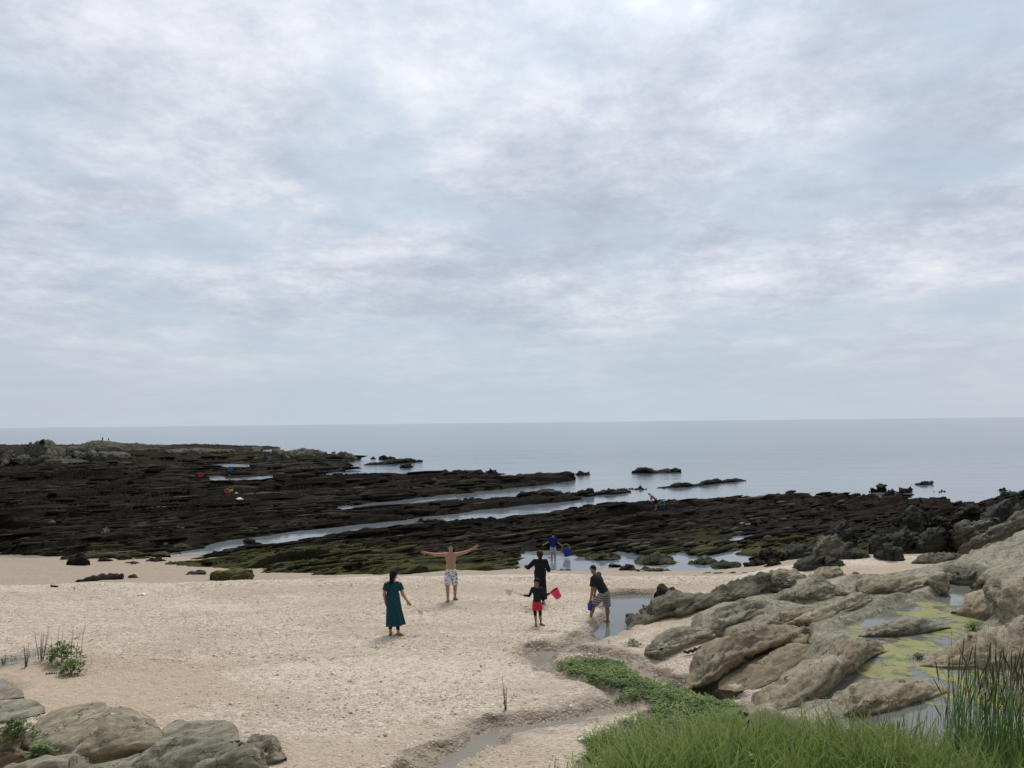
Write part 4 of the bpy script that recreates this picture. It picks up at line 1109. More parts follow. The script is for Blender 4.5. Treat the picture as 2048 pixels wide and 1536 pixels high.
def reef_rubble():
    """loose weedy stones and tufts of wrack lying all over the platform: too many to count"""
    rng = np.random.default_rng(23)
    xs, ys, rs_ = [], [], []
    for y0, y1, n, r0 in ((28, 40, 9000, 0.085), (40, 60, 10000, 0.12), (60, 95, 8000, 0.19), (95, 170, 6000, 0.32)):
        y = rng.uniform(y0, y1, n)
        x = y * rng.uniform(-0.72, 0.78, n)
        xs.append(x); ys.append(y); rs_.append(0.62 * r0 * rng.gamma(3.0, 0.36, n) + 0.02)
    x, y, r = map(np.concatenate, (xs, ys, rs_))
    z, s = reef_h(x, y)
    zs = sand_h(x, y)
    k = (s > 0.1) & (z > zs + 0.02) & (z > ZW + 0.02) & (rng.random(len(x)) < np.clip(0.5 + 1.1 * fbm2(x / 6, y / 4, 3), 0.1, 1))
    x, y, z, r = x[k], y[k], z[k], r[k]
    n = len(x)
    bm = bmesh.new()
    bmesh.ops.create_icosphere(bm, subdivisions=1, radius=1.0)
    bv = np.array([v.co[:] for v in bm.verts])
    bf = np.array([[v.index for v in f.verts] for f in bm.faces])
    bm.free()
    jit = rng.uniform(0.7, 1.2, (n, len(bv), 1))
    a = STRIKE + rng.normal(0, 0.10, n)
    el = rng.uniform(2.2, 9.0, n) * np.where(rng.random(n) < 0.12, 0.3, 1)
    P = bv[None] * jit * np.stack([el, np.ones(n), rng.uniform(0.35, 0.75, n)], 1)[:, None]
    ca, sa = np.cos(a)[:, None], np.sin(a)[:, None]
    P = np.stack([P[..., 0] * ca - P[..., 1] * sa, P[..., 0] * sa + P[..., 1] * ca, P[..., 2]], -1) * r[:, None, None]
    V = P + np.stack([x, y, z + 0.15 * r], 1)[:, None]
    f = (bf[None] + (np.arange(n) * len(bv))[:, None, None]).reshape(-1, 3)
    edge = np.maximum(0, y - berm_y(x))
    t = rng.random(n)
    green = np.clip(rng.random(n) * (1.3 * ss(20, 3, edge) + 0.3), 0, 1)
    m, nt = new_mat('reef rubble')
    at = lambda q: nt.n('ShaderNodeAttribute', attribute_name=q).outputs['Fac']
    nz = nt.noise(pos(nt), 6, 4, 0.7)
    c = nt.ramp(at('tint'), [(0.0, (0.005, 0.0045, 0.0035)), (0.5, (0.016, 0.013, 0.009)), (0.8, (0.032, 0.024, 0.016)), (0.95, (0.060, 0.052, 0.037)), (1.0, (0.12, 0.11, 0.088))])
    c = nt.mix(nt.math('MULTIPLY', nt.rng(nt.math('ADD', at('green'), nt.math('MULTIPLY', nt.math('SUBTRACT', nz, 0.5), 0.6)), 0.45, 0.8), 0.9), c, nt.mix(nz, (0.030, 0.034, 0.012), (0.120, 0.118, 0.036)))
    finish(nt, c, 0.95, nz, 0.6, 0.04, 0.08)
    tag(mesh_obj('reef_rubble', V.reshape(-1, 3), f, m, attrs=dict(tint=np.repeat(t, len(bv)), green=np.repeat(green, len(bv)))), 'weedy stones and wrack strewn over the reef platform', 'rubble', kind='stuff')


reef_rubble()
# ------------------------------------------------------------------ plants
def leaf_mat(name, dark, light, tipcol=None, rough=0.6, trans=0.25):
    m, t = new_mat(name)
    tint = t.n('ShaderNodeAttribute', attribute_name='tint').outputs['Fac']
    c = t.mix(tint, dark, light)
    c = t.mix(t.rng(tint, 1.1, 1.2), c, (0.36, 0.29, 0.15))
    if tipcol:
        tp = t.n('ShaderNodeAttribute', attribute_name='tip').outputs['Fac']
        c = t.mix(t.math('MULTIPLY', t.rng(tp, 0.55, 1.0), 0.7), c, tipcol)
    b = t.n('ShaderNodeBsdfPrincipled', {'Base Color': c, 'Roughness': rough, 'Specular IOR Level': 0.25})
    tr = t.n('ShaderNodeBsdfTranslucent', {'Color': c})
    mx = t.n('ShaderNodeMixShader', {0: trans, 1: b.outputs[0], 2: tr.outputs[0]})
    t.n('ShaderNodeOutputMaterial', {'Surface': mx.outputs[0]})
    return m


MAT['grass'] = leaf_mat('green grass', (0.065, 0.135, 0.030), (0.400, 0.520, 0.140), (0.42, 0.42, 0.18), trans=0.38)
MAT['reed'] = leaf_mat('dark rush', (0.070, 0.145, 0.040), (0.210, 0.330, 0.090), (0.10, 0.085, 0.045), trans=0.35)
MAT['cover'] = leaf_mat('creeping leaves', (0.085, 0.150, 0.034), (0.280, 0.375, 0.105))
MAT['leafy'] = leaf_mat('shrub leaves', (0.085, 0.140, 0.046), (0.26, 0.35, 0.12))
MAT['dry'] = leaf_mat('dry stalk', (0.12, 0.085, 0.05), (0.24, 0.19, 0.11), trans=0.05)


def algae_mat():
    m, t = new_mat('floating algae')
    p = pos(t)
    at = lambda k: t.n('ShaderNodeAttribute', attribute_name=k).outputs['Fac']
    n1, n2 = t.noise(p, 3.0, 6, 0.7), t.noise(p, 14, 5, 0.7)
    c = t.mix(n1, (0.20, 0.185, 0.065), (0.375, 0.36, 0.125))
    c = t.mix(t.rng(at('green'), 0.4, 0.8), c, t.mix(n2, (0.075, 0.115, 0.035), (0.17, 0.22, 0.075)))
    c = t.mix(t.math('MULTIPLY', t.rng(n2, 0.52, 0.72), 0.6), c, (0.16, 0.125, 0.065))
    a = t.rng(t.math('ADD', at('cover'), t.math('ADD', t.math('MULTIPLY', t.math('SUBTRACT', n1, 0.5), 1.1), t.math('MULTIPLY', t.math('SUBTRACT', n2, 0.5), 1.0))), 0.30, 0.62, 0.0, 0.9)
    finish(t, c, 0.6, n2, 0.4, 0.01, 0.3, {'Alpha': a})
    return m


MAT['algae'] = algae_mat()


def blades(base, h, w, az, bend, tint, seg=4, face=None):
    """many curved tapering blades as one set of quads"""
    n = len(base)
    t = np.linspace(0, 1, seg + 1)
    dirv = np.stack([np.cos(az), np.sin(az), np.zeros(n)], 1)
    fa = az + np.pi / 2 if face is None else face
    side = np.stack([np.cos(fa), np.sin(fa), np.zeros(n)], 1)
    V = np.zeros((n, seg + 1, 2, 3))
    for k, tk in enumerate(t):
        out = bend * tk ** 1.8
        up = np.sqrt(np.maximum(tk ** 2 - 0.55 * out ** 2, 0.05 * tk ** 2)) * np.where(out > 1.0, 0.85, 1)
        c = base + dirv * (out * h)[:, None] + np.array([0, 0, 1.0]) * (up * h)[:, None]
        ww = w * (1 - tk) ** 0.7 * (0.65 + 0.35 * min(1, tk * 4)) + 0.0006
        V[:, k, 0] = c - side * (ww / 2)[:, None]
        V[:, k, 1] = c + side * (ww / 2)[:, None]
    idx = np.arange(n)[:, None] * (seg + 1) * 2
    q = np.concatenate([np.stack([idx[:, 0] + 2 * k, idx[:, 0] + 2 * k + 1, idx[:, 0] + 2 * k + 3, idx[:, 0] + 2 * k + 2], 1) for k in range(seg)])
    tin = np.repeat(tint, (seg + 1) * 2)
    tip = np.tile(np.repeat(t, 2), n)
    return V.reshape(-1, 3), q, tin, tip


def cat_blades(lst):
    V, q, a, b, o = [], [], [], [], 0
    for v, f, t1, t2 in lst:
        V.append(v); q.append(f + o); a.append(t1); b.append(t2); o += len(v)
    return np.concatenate(V), np.concatenate(q), np.concatenate(a), np.concatenate(b)


def top_h(x, y):
    z = sand_h(x, y)
    zh, _ = shelf_h(x, y)
    return np.maximum(z, zh)


def scatter(n, x0, x1, y0, y1, dens=None, rng=RNG):
    x, y = rng.uniform(x0, x1, n), rng.uniform(y0, y1, n)
    if dens is not None:
        k = rng.random(n) < dens(x, y)
        x, y = x[k], y[k]
    return x, y, top_h(x, y)


def grass():
    out = []
    edge = lambda x, y: ss(0.62, 1.5, x + 0.3 * fbm2(x * 1.1, y * 1.1, 2)) * ss(13.4, 12.2, y + 0.35 * fbm2(x * 0.9, y + 4, 2))
    clump = lambda x, y: np.clip(0.60 + 1.1 * fbm2(x * 1.6, y * 1.6, 3), 0.12, 1)
    # dense short grass
    x, y, z = scatter(34000, 0.4, 8.2, 8.2, 13.6, lambda a, b: edge(a, b) * clump(a, b) * (1 - 0.65 * ss(4.6, 5.6, a) * ss(9.9, 10.8, b)))
    n = len(x)
    patch = np.clip(0.5 + 0.8 * fbm2(x * 0.8 + 3, y * 0.8, 3), 0, 1)
    hgt = RNG.uniform(0.18, 0.50, n) * (0.30 + 1.25 * patch) * (1 - 0.5 * ss(10.2, 12.0, y))
    patch2 = np.clip(0.5 + 0.9 * fbm2(x * 1.9 + 13, y * 1.9, 3), 0, 1)
    tint = np.clip(0.05 + 0.95 * patch2 * RNG.uniform(0.25, 1.2, n) + RNG.normal(0, 0.16, n), 0, 1)
    tint = np.where(RNG.random(n) < 0.08, 1.5, tint)
    out.append(blades(np.stack([x, y, z - 0.02], 1), hgt, RNG.uniform(0.009, 0.027, n), RNG.uniform(0, 6.28, n), RNG.uniform(0.1, 0.95, n), tint, 4, RNG.uniform(-1.0, 1.0, n)))
    # longer blades standing above it
    x, y, z = scatter(8000, 0.7, 8.2, 8.4, 12.6, lambda a, b: edge(a, b) * clump(a + 9, b) * (1 - 0.5 * ss(4.6, 5.6, a)))
    n = len(x)
    out.append(blades(np.stack([x, y, z - 0.02], 1), RNG.uniform(0.38, 0.72, n), RNG.uniform(0.012, 0.028, n), RNG.uniform(0, 6.28, n), RNG.uniform(0.1, 0.8, n), RNG.uniform(0.05, 0.85, n), 6, RNG.uniform(-0.9, 0.9, n)))
    # broad leaves of the coarse grass
    x, y, z = scatter(900, 1.3, 6.8, 8.6, 11.6, lambda a, b: edge(a, b))
    n = len(x)
    out.append(blades(np.stack([x, y, z - 0.02], 1), RNG.uniform(0.50, 0.90, n), RNG.uniform(0.022, 0.040, n), RNG.uniform(0, 6.28, n), RNG.uniform(0.15, 0.95, n), RNG.uniform(0.2, 0.6, n), 8, RNG.uniform(-0.7, 0.7, n)))
    # feathery growth at the left end of the bank
    x, y, z = scatter(5200, 0.5, 1.9, 9.6, 12.8, lambda a, b: ss(0.62, 1.0, a + 0.4 * fbm2(a * 1.7, b * 1.7, 2)) * np.clip(0.5 + fbm2(a * 3, b * 3, 2), 0.1, 1))
    n = len(x)
    out.append(blades(np.stack([x, y, z - 0.01], 1), RNG.uniform(0.10, 0.36, n), RNG.uniform(0.004, 0.009, n), RNG.uniform(0, 6.28, n), RNG.uniform(0.2, 1.0, n), RNG.uniform(0.1, 0.75, n), 4, RNG.uniform(-1, 1, n)))
    x, y, z = scatter(9000, 0.6, 4.6, 10.8, 14.8, lambda a, b: ss(0.0, 0.3, poly_sd(GREEN, a, b, 3.0) + 0.4 * fbm2(a / .6, b / .6, 2)) * np.clip(0.35 + 1.2 * fbm2(a / .7 + 5, b / .7, 3), 0.0, 1))
    n = len(x)
    out.append(blades(np.stack([x, y, z - 0.01], 1), RNG.uniform(0.12, 0.42, n), RNG.uniform(0.006, 0.018, n), RNG.uniform(0, 6.28, n), RNG.uniform(0.15, 0.95, n), RNG.uniform(0.1, 0.9, n), 4, RNG.uniform(-1, 1, n)))
    # thin growth along the water further up
    x, y, z = scatter(2600, 1.6, 4.6, 12.4, 15.2, lambda a, b: ss(0.15, -0.1, -poly_sd(ISLE, a, b, 3.0)) * 0.5)
    n = len(x)
    out.append(blades(np.stack([x, y, z - 0.01], 1), RNG.uniform(0.10, 0.24, n), RNG.uniform(0.004, 0.009, n), RNG.uniform(0, 6.28, n), RNG.uniform(0.1, 0.7, n), RNG.uniform(0.1, 0.7, n), 4, RNG.uniform(-1, 1, n)))
    V, q, a, b = cat_blades(out)
    tag(mesh_obj('grass', V, q, MAT['grass'], attrs=dict(tint=a, tip=b)), 'tall green grass growing on the near bank', 'grass', kind='stuff')


def leaves(P, size, rng, tint=None, flat=0.6, asp=0.55):
    """small folded leaves, two quads each"""
    n = len(P)
    az = rng.uniform(0, 2 * np.pi, n)
    el = rng.uniform(-0.3, 0.9, n) * flat
    d = np.stack([np.cos(az) * np.cos(el), np.sin(az) * np.cos(el), np.sin(el)], 1)
    s = np.stack([-np.sin(az), np.cos(az), rng.uniform(-0.35, 0.35, n)], 1)
    u = np.cross(s, d)
    L = (size * rng.uniform(0.6, 1.25, n))[:, None]
    W = L * asp
    V = np.stack([P, P + d * L * 0.5 + s * W * 0.5 + u * W * 0.18, P + d * L, P + d * L * 0.5 - s * W * 0.5 + u * W * 0.18, P + d * L * 0.5], 1)
    i = np.arange(n)[:, None] * 5
    f = np.concatenate([i + np.array([0, 4, 2, 1]), i + np.array([0, 3, 2, 4])])
    t = rng.uniform(0, 1, n) if tint is None else tint
    return V.reshape(-1, 3), f, np.repeat(t, 5), np.zeros(n * 5)


def ground_cover():
    rng = np.random.default_rng(3)
    hole = lambda a, b: 1 - np.exp(-(((a - 2.32) / 0.42) ** 2 + ((b - 15.75) / 0.36) ** 2) ** 2)
    dens = lambda a, b: ss(-0.06, 0.12, poly_sd(ISLE, a, b, 3.0) + 0.16 * fbm2(a / 0.5, b / 0.5, 3)) * (0.35 + 0.65 * hole(a, b)) * np.clip(0.75 + 0.8 * fbm2(a / 0.4, b / 0.4, 2), 0.15, 1) * (hole(a, b) > 0.35)
    x, y, z = scatter(90000, 0.6, 5.2, 12.0, 18.6, dens, rng)
    n = len(x)
    patch = np.clip(0.5 + 0.9 * fbm2(x / 0.55, y / 0.55, 3), 0, 1)
    P = np.stack([x, y, z + rng.uniform(0.0, 0.075, n)], 1)
    V, f, a, b = leaves(P, 0.062, rng, np.clip(patch * rng.uniform(0.4, 1.2, n), 0, 1))
    x, y, z = scatter(26000, 0.5, 4.8, 11.0, 15.2, lambda a_, b_: ss(-0.05, 0.2, poly_sd(GREEN, a_, b_, 3.0) + 0.4 * fbm2(a_ / .5, b_ / .5, 3)) * np.clip(0.55 + 1.1 * fbm2(a_ / 0.6, b_ / 0.6, 3), 0.03, 1), rng)
    n = len(x)
    V3, f3, a3, b3 = leaves(np.stack([x, y, z + rng.uniform(0.0, 0.13, n)], 1), 0.065, rng)
    V, f, a, b = np.concatenate([V, V3]), np.concatenate([f, f3 + len(V)]), np.concatenate([a, a3]), np.concatenate([b, b3])
    # leafy plants among the grass
    x, y, z = scatter(3200, 0.8, 7, 9.4, 12.6, lambda a_, b_: ss(0.25, 0.5, fbm2(a_ * 1.4 + 2, b_ * 1.4, 2)) * ss(0.9, 1.3, a_) * (1 - 0.6 * ss(4.6, 5.6, a_) * ss(9.9, 10.8, b_)), rng)
    n = len(x)
    V2, f2, a2, b2 = leaves(np.stack([x, y, z + rng.uniform(0.05, 0.30, n)], 1), 0.07, rng)
    tag(mesh_obj('ground_cover', np.concatenate([V, V2]), np.concatenate([f, f2 + len(V)]), MAT['cover'], attrs=dict(tint=np.concatenate([a, a2]), tip=np.concatenate([b, b2]))), 'low creeping green leaves covering the islet in the stream', 'ground cover', kind='stuff')


def reeds(name, label, cx, cy, rx, ry, n, h0, h1, seed, w=0.007, mat='reed', lean=0.18, group=None):
    rng = np.random.default_rng(seed)
    r, th = np.sqrt(rng.random(n)), rng.uniform(0, 6.28, n)
    x, y = cx + rx * r * np.cos(th), cy + ry * r * np.sin(th)
    z = top_h(x, y)
    h = rng.uniform(h0, h1, n)
    bend = np.abs(rng.normal(0, lean, n)) + 0.03
    az = np.where(rng.random(n) < 0.72, rng.normal(0.15, 0.7, n), rng.uniform(0, 6.28, n))
    V, q, a, b = blades(np.stack([x, y, z - 0.04], 1), h, rng.uniform(w * 0.7, w * 1.5, n), az, bend, rng.random(n), 8, rng.uniform(-0.6, 0.6, n))
    # slim brown flower heads near the tips of some stems
    k = rng.random(n) < 0.35
    tipc = V.reshape(n, 9, 2, 3)[k][:, 6:8].mean(2)
    hv = []
    for p in tipc:
        dv = p[1] - p[0]
        hv.append(tube([p[0] - dv * 0.1, p[0] + dv * 0.4, p[0] + dv * 1.1], [w * 0.5, w * 0.95, w * 0.35], 5))
    o = empty(name, (cx, cy, float(top_h(np.array([cx]), np.array([cy]))[0])), label, 'plant', group)
    loc = np.array(o.location)
    s = mesh_obj('stem', V - loc, q, MAT[mat], o, attrs=dict(tint=a, tip=b))
    s['kind'] = 'stuff'
    if hv:
        hvv, hf = joinm(hv)
        f = mesh_obj('flower_head', hvv - loc, hf, MAT['dry'], o, attrs=dict(tint=np.full(len(hvv), 0.25), tip=np.zeros(len(hvv))))
        f['kind'] = 'stuff'
    return o


def shrub(name, label, px, py, wpx, hpx, n, leaf, seed, z0=None, group=None, mat='leafy', stalks=0):
    rng = np.random.default_rng(seed)
    c = place(px, py) if z0 is None else hit(px, py, z0)
    r, h = 0.5 * wpx * c[1] / F, hpx * c[1] / F
    o = empty(name, c, label, 'plant', group)
    th, rr = rng.uniform(0, 6.28, n), np.sqrt(rng.random(n))
    lump = 0.75 + 0.35 * np.sin(th * 3 + seed)
    X, Y = r * rr * np.cos(th) * lump, 0.7 * r * rr * np.sin(th) * lump
    top = h * np.sqrt(np.maximum(0.05, 1 - rr ** 2))
    Z = top * (0.35 + 0.65 * rng.random(n) ** 0.6)
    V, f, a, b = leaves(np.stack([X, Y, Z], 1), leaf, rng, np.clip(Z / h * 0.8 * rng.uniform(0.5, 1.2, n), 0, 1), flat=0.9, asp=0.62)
    mesh_obj('foliage', V, f, MAT[mat], o, attrs=dict(tint=a, tip=b))
    parts = []
    for i in range(9):
        k = rng.integers(n)
        parts.append(tube([(X[k] * 0.08, Y[k] * 0.08, -0.04), (X[k] * 0.5, Y[k] * 0.5, Z[k] * 0.55), (X[k], Y[k], Z[k])], [0.008, 0.006, 0.003], 5))
    for i in range(stalks):
        x, y = rng.normal(0, r * 0.5), rng.normal(0, r * 0.3)
        hh = h * rng.uniform(1.2, 1.9)
        parts.append(tube([(x, y, -0.02), (x * 1.1, y, hh * 0.6), (x * 1.2 + 0.02, y, hh)], [0.006, 0.005, 0.003], 5))
    v, f = joinm(parts)
    mesh_obj('stem', v, f, MAT['dry'], o, attrs=dict(tint=np.full(len(v), 0.4), tip=np.zeros(len(v))))
    return o


def stalk_plant(name, label, px, py, hpx, seed, wpx=20, n=5, group=None, mat='dry', leafn=26, leaf=0.03):
    rng = np.random.default_rng(seed)
    c = place(px, py)
    h, r = hpx * c[1] / F, 0.5 * wpx * c[1] / F
    o = empty(name, c, label, 'plant', group)
    parts, P = [], []
    for i in range(n):
        x = rng.uniform(-r, r)
        hh = h * (1.0 if i == 0 else rng.uniform(0.5, 0.95))
        pts = np.array([(x * 0.25, rng.normal(0, 0.01), -0.03), (x * 0.6, 0, hh * 0.5), (x, rng.normal(0, 0.02), hh)])
        parts.append(tube(pts, [0.008, 0.006, 0.003], 5))
        for k in range(leafn):
            t = rng.uniform(0.15, 1)
            P.append(pts[0] * (1 - t) + pts[2] * t + rng.normal(0, 0.012, 3))
    v, f = joinm(parts)
    mesh_obj('stem', v, f, MAT['dry'], o, attrs=dict(tint=np.full(len(v), 0.35), tip=np.zeros(len(v))))
    V, f, a, b = leaves(np.array(P), leaf, rng)
    mesh_obj('foliage', V, f, MAT[mat], o, attrs=dict(tint=a, tip=b))
    return o


def algae():
    rng = np.random.default_rng(5)
    x = np.arange(4.0, 19.0, 0.03)
    y = np.arange(11.5, 28.0, 0.04)
    Y, X = np.meshgrid(y, x, indexing='ij')
    s = poly_sd(ALGAE, X, Y, 3.0)
    n = fbm2(X / 1.1, Y / 1.5, 5, 0.6)
    far = hit(1920, 1180, .15)
    clear = np.exp(-(((X - far[0]) / 1.5) ** 2 + ((Y - far[1]) / 2.0) ** 2))
    murk = ss(16.0, 14.2, Y + 0.4 * fbm2(X, Y, 2))
    cov = 0.46 - 1.4 * clear - 0.75 * murk * ss(9.3, 8.2, X) - 0.35 * ss(7.6, 6.6, X) + 0.62 * n + 0.25 * fbm2(X / 0.45, Y / 0.45, 3)
    cov = cov * ss(-0.25, 0.2, s + 0.1 * n)
    ok = (s > -0.25) & (cov > 0.02)
    z = 0.156 + 0.004 * fbm2(X / 0.1, Y / 0.1, 2)
    f = grid_faces(len(y), len(x))
    f = f[ok.ravel()[f].all(1)]
    used = np.unique(f)
    re = np.full(X.size, -1, np.int64)
    re[used] = np.arange(len(used))
    V = np.stack([X.ravel(), Y.ravel(), z.ravel()], 1)[used]
    green = ss(0.2, 0.6, fbm2(X / 0.8 + 4, Y / 0.8, 3)).ravel()[used]
    tag(mesh_obj('algae', V, re[f], MAT['algae'], attrs=dict(cover=np.clip(cov, 0, 1).ravel()[used], green=green)), 'yellow green algae floating on the water of the rock shelf', 'algae', kind='stuff')


grass()
ground_cover()
algae()
reeds('reed_clump', 'tall dense clump of green rushes at the end of the grass', 6.25, 10.35, 0.85, 0.45, 430, 1.0, 2.0, 21, w=0.010)
reeds('reed_clump', 'sparse thin rushes standing in the murky pool', 4.95, 10.9, 0.8, 0.5, 42, 0.6, 1.15, 22, w=0.005)
reeds('reed_clump', 'small tuft of rushes rising from the grass in front of the flaking ridge', 4.65, 10.1, 0.14, 0.1, 20, 0.55, 0.85, 23, w=0.006)
reeds('reed_clump', 'few broad upright leaves standing in the grass before the big overhanging rock', 2.95, 10.9, 0.22, 0.2, 12, 0.5, 0.75, 24, w=0.02, mat='grass', lean=0.3)
shrub('beach_shrub', 'larger leafy shrub with dry stalks on the sand beside the puddle', 122, 1328, 84, 44, 520, 0.085, 31, stalks=7)
shrub('beach_shrub', 'smaller leafy shrub in front of the one with dry stalks', 142, 1350, 56, 32, 320, 0.085, 32)
stalk_plant('dry_weed', 'brown dry weed stalks standing left of the larger shrub', 82, 1322, 66, 41, 30, 7)
stalk_plant('dry_weed', 'short brown weed apart from the others on the sand', 52, 1334, 48, 42, 16, 5)
stalk_plant('dry_weed', 'low yellowish weed at the bend of the puddle', 8, 1332, 24, 43, 18, 5, mat='leafy')
stalk_plant('sprig', 'lone thin sprig growing from bare sand above the stream', 1012, 1421, 66, 44, 18, 4, mat='leafy', leafn=14, leaf=0.045)
shrub('rock_plant', 'leafy plant growing over the small brown rock', 30, 1482, 92, 46, 520, 0.07, 33, z0=0.45)
shrub('rock_plant', 'broad leaved plant in the cleft between the rocks', 84, 1528, 56, 46, 130, 0.11, 34, z0=0.35)
shrub('stream_weed', 'pale green weed tuft on wet sand between pool and cracked slab', 1266, 1292, 42, 14, 190, 0.05, 35)
shrub('algae_tuft', 'bright green tuft growing out of the yellow algae', 1946, 1260, 28, 14, 150, 0.06, 36, z0=0.16)
shrub('algae_tuft', 'dark green tuft lying in the middle of the algae', 1836, 1316, 34, 8, 110, 0.06, 37, z0=0.16)
shrub('grass_weed', 'yellow green fern like plant at the edge of the murky pool', 1775, 1508, 110, 60, 520, 0.075, 38)


def shells():
    rng = np.random.default_rng(9)
    def dens(a, b):
        ch = np.full(a.shape, -3.0)
        for c in CHAN:
            ch = np.maximum(ch, poly_sd(c, a, b, 3.0))
        hol = np.exp(-(((a + 9.6) / 4.6) ** 2 + ((b - 17.6) / 2.0) ** 2) ** 1.5)
        d = b - berm_y(a)
        return np.clip((0.30 + 0.75 * fbm2(a / 2.4, b / 1.4, 3)) * (1 - hol) * ss(0.1, -0.2, ch) * ss(0.2, -0.2, d) * ss(-0.1, 0.3, -poly_sd(SHELF, a, b, 5.0)) + 0.5 * np.exp(-((d + 0.5) / 0.5) ** 2), 0.03, 1) * ss(0.05, -0.1, ch)
    xs, ys = [], []
    for y0, y1, n in ((12.2, 16, 14000), (16, 20, 17000), (20, 24, 16000), (24, 28.4, 15000)):
        x, y = rng.uniform(-0.66 * y1, 0.45 * y1, n), rng.uniform(y0, y1, n)
        k = rng.random(n) < dens(x, y)
        xs.append(x[k]); ys.append(y[k])
    x, y = np.concatenate(xs), np.concatenate(ys)
    z = sand_h(x, y)
    n = len(x)
    r = rng.gamma(4, 0.0036, n) + 0.007
    k = 6
    th = np.linspace(0, 2 * np.pi, k, endpoint=False)[None] + rng.uniform(0, 6.28, n)[:, None]
    rad = r[:, None] * rng.uniform(0.6, 1.2, (n, k))
    st = rng.uniform(0.55, 1.0, n)[:, None]
    ring = np.stack([rad * np.cos(th), rad * np.sin(th) * st, rng.uniform(-0.25, 0.25, (n, k)) * r[:, None]], -1)
    top = np.stack([rng.normal(0, 0.2, n) * r, rng.normal(0, 0.2, n) * r, r * rng.uniform(0.35, 0.8, n)], -1)
    c = np.stack([x, y, z + 0.003], 1)
    V = np.concatenate([ring, top[:, None]], 1) + c[:, None]
    i = np.arange(n)[:, None] * (k + 1)
    f = np.concatenate([i + np.array([j, (j + 1) % k, k]) for j in range(k)])
    m, t = new_mat('broken shells')
    tint = t.n('ShaderNodeAttribute', attribute_name='tint').outputs['Fac']
    col = t.ramp(tint, [(0.0, (0.13, 0.095, 0.065)), (0.09, (0.36, 0.275, 0.195)), (0.45, (0.54, 0.43, 0.32)), (0.75, (0.64, 0.545, 0.43)), (1.0, (0.80, 0.76, 0.68))])
    finish(t, col, 0.75, spec=0.3)
    tag(mesh_obj('shell_gravel', V.reshape(-1, 3), f, m, smooth=False, attrs=dict(tint=np.repeat(rng.random(n), k + 1))), 'broken shells and pebbles strewn over the sand', 'shells', kind='stuff')


shells()
# ------------------------------------------------------------------ people: smooth bodies grown from a posed skeleton
def nrm(v):
    v = np.asarray(v, float)
    return v / (np.linalg.norm(v) + 1e-12)


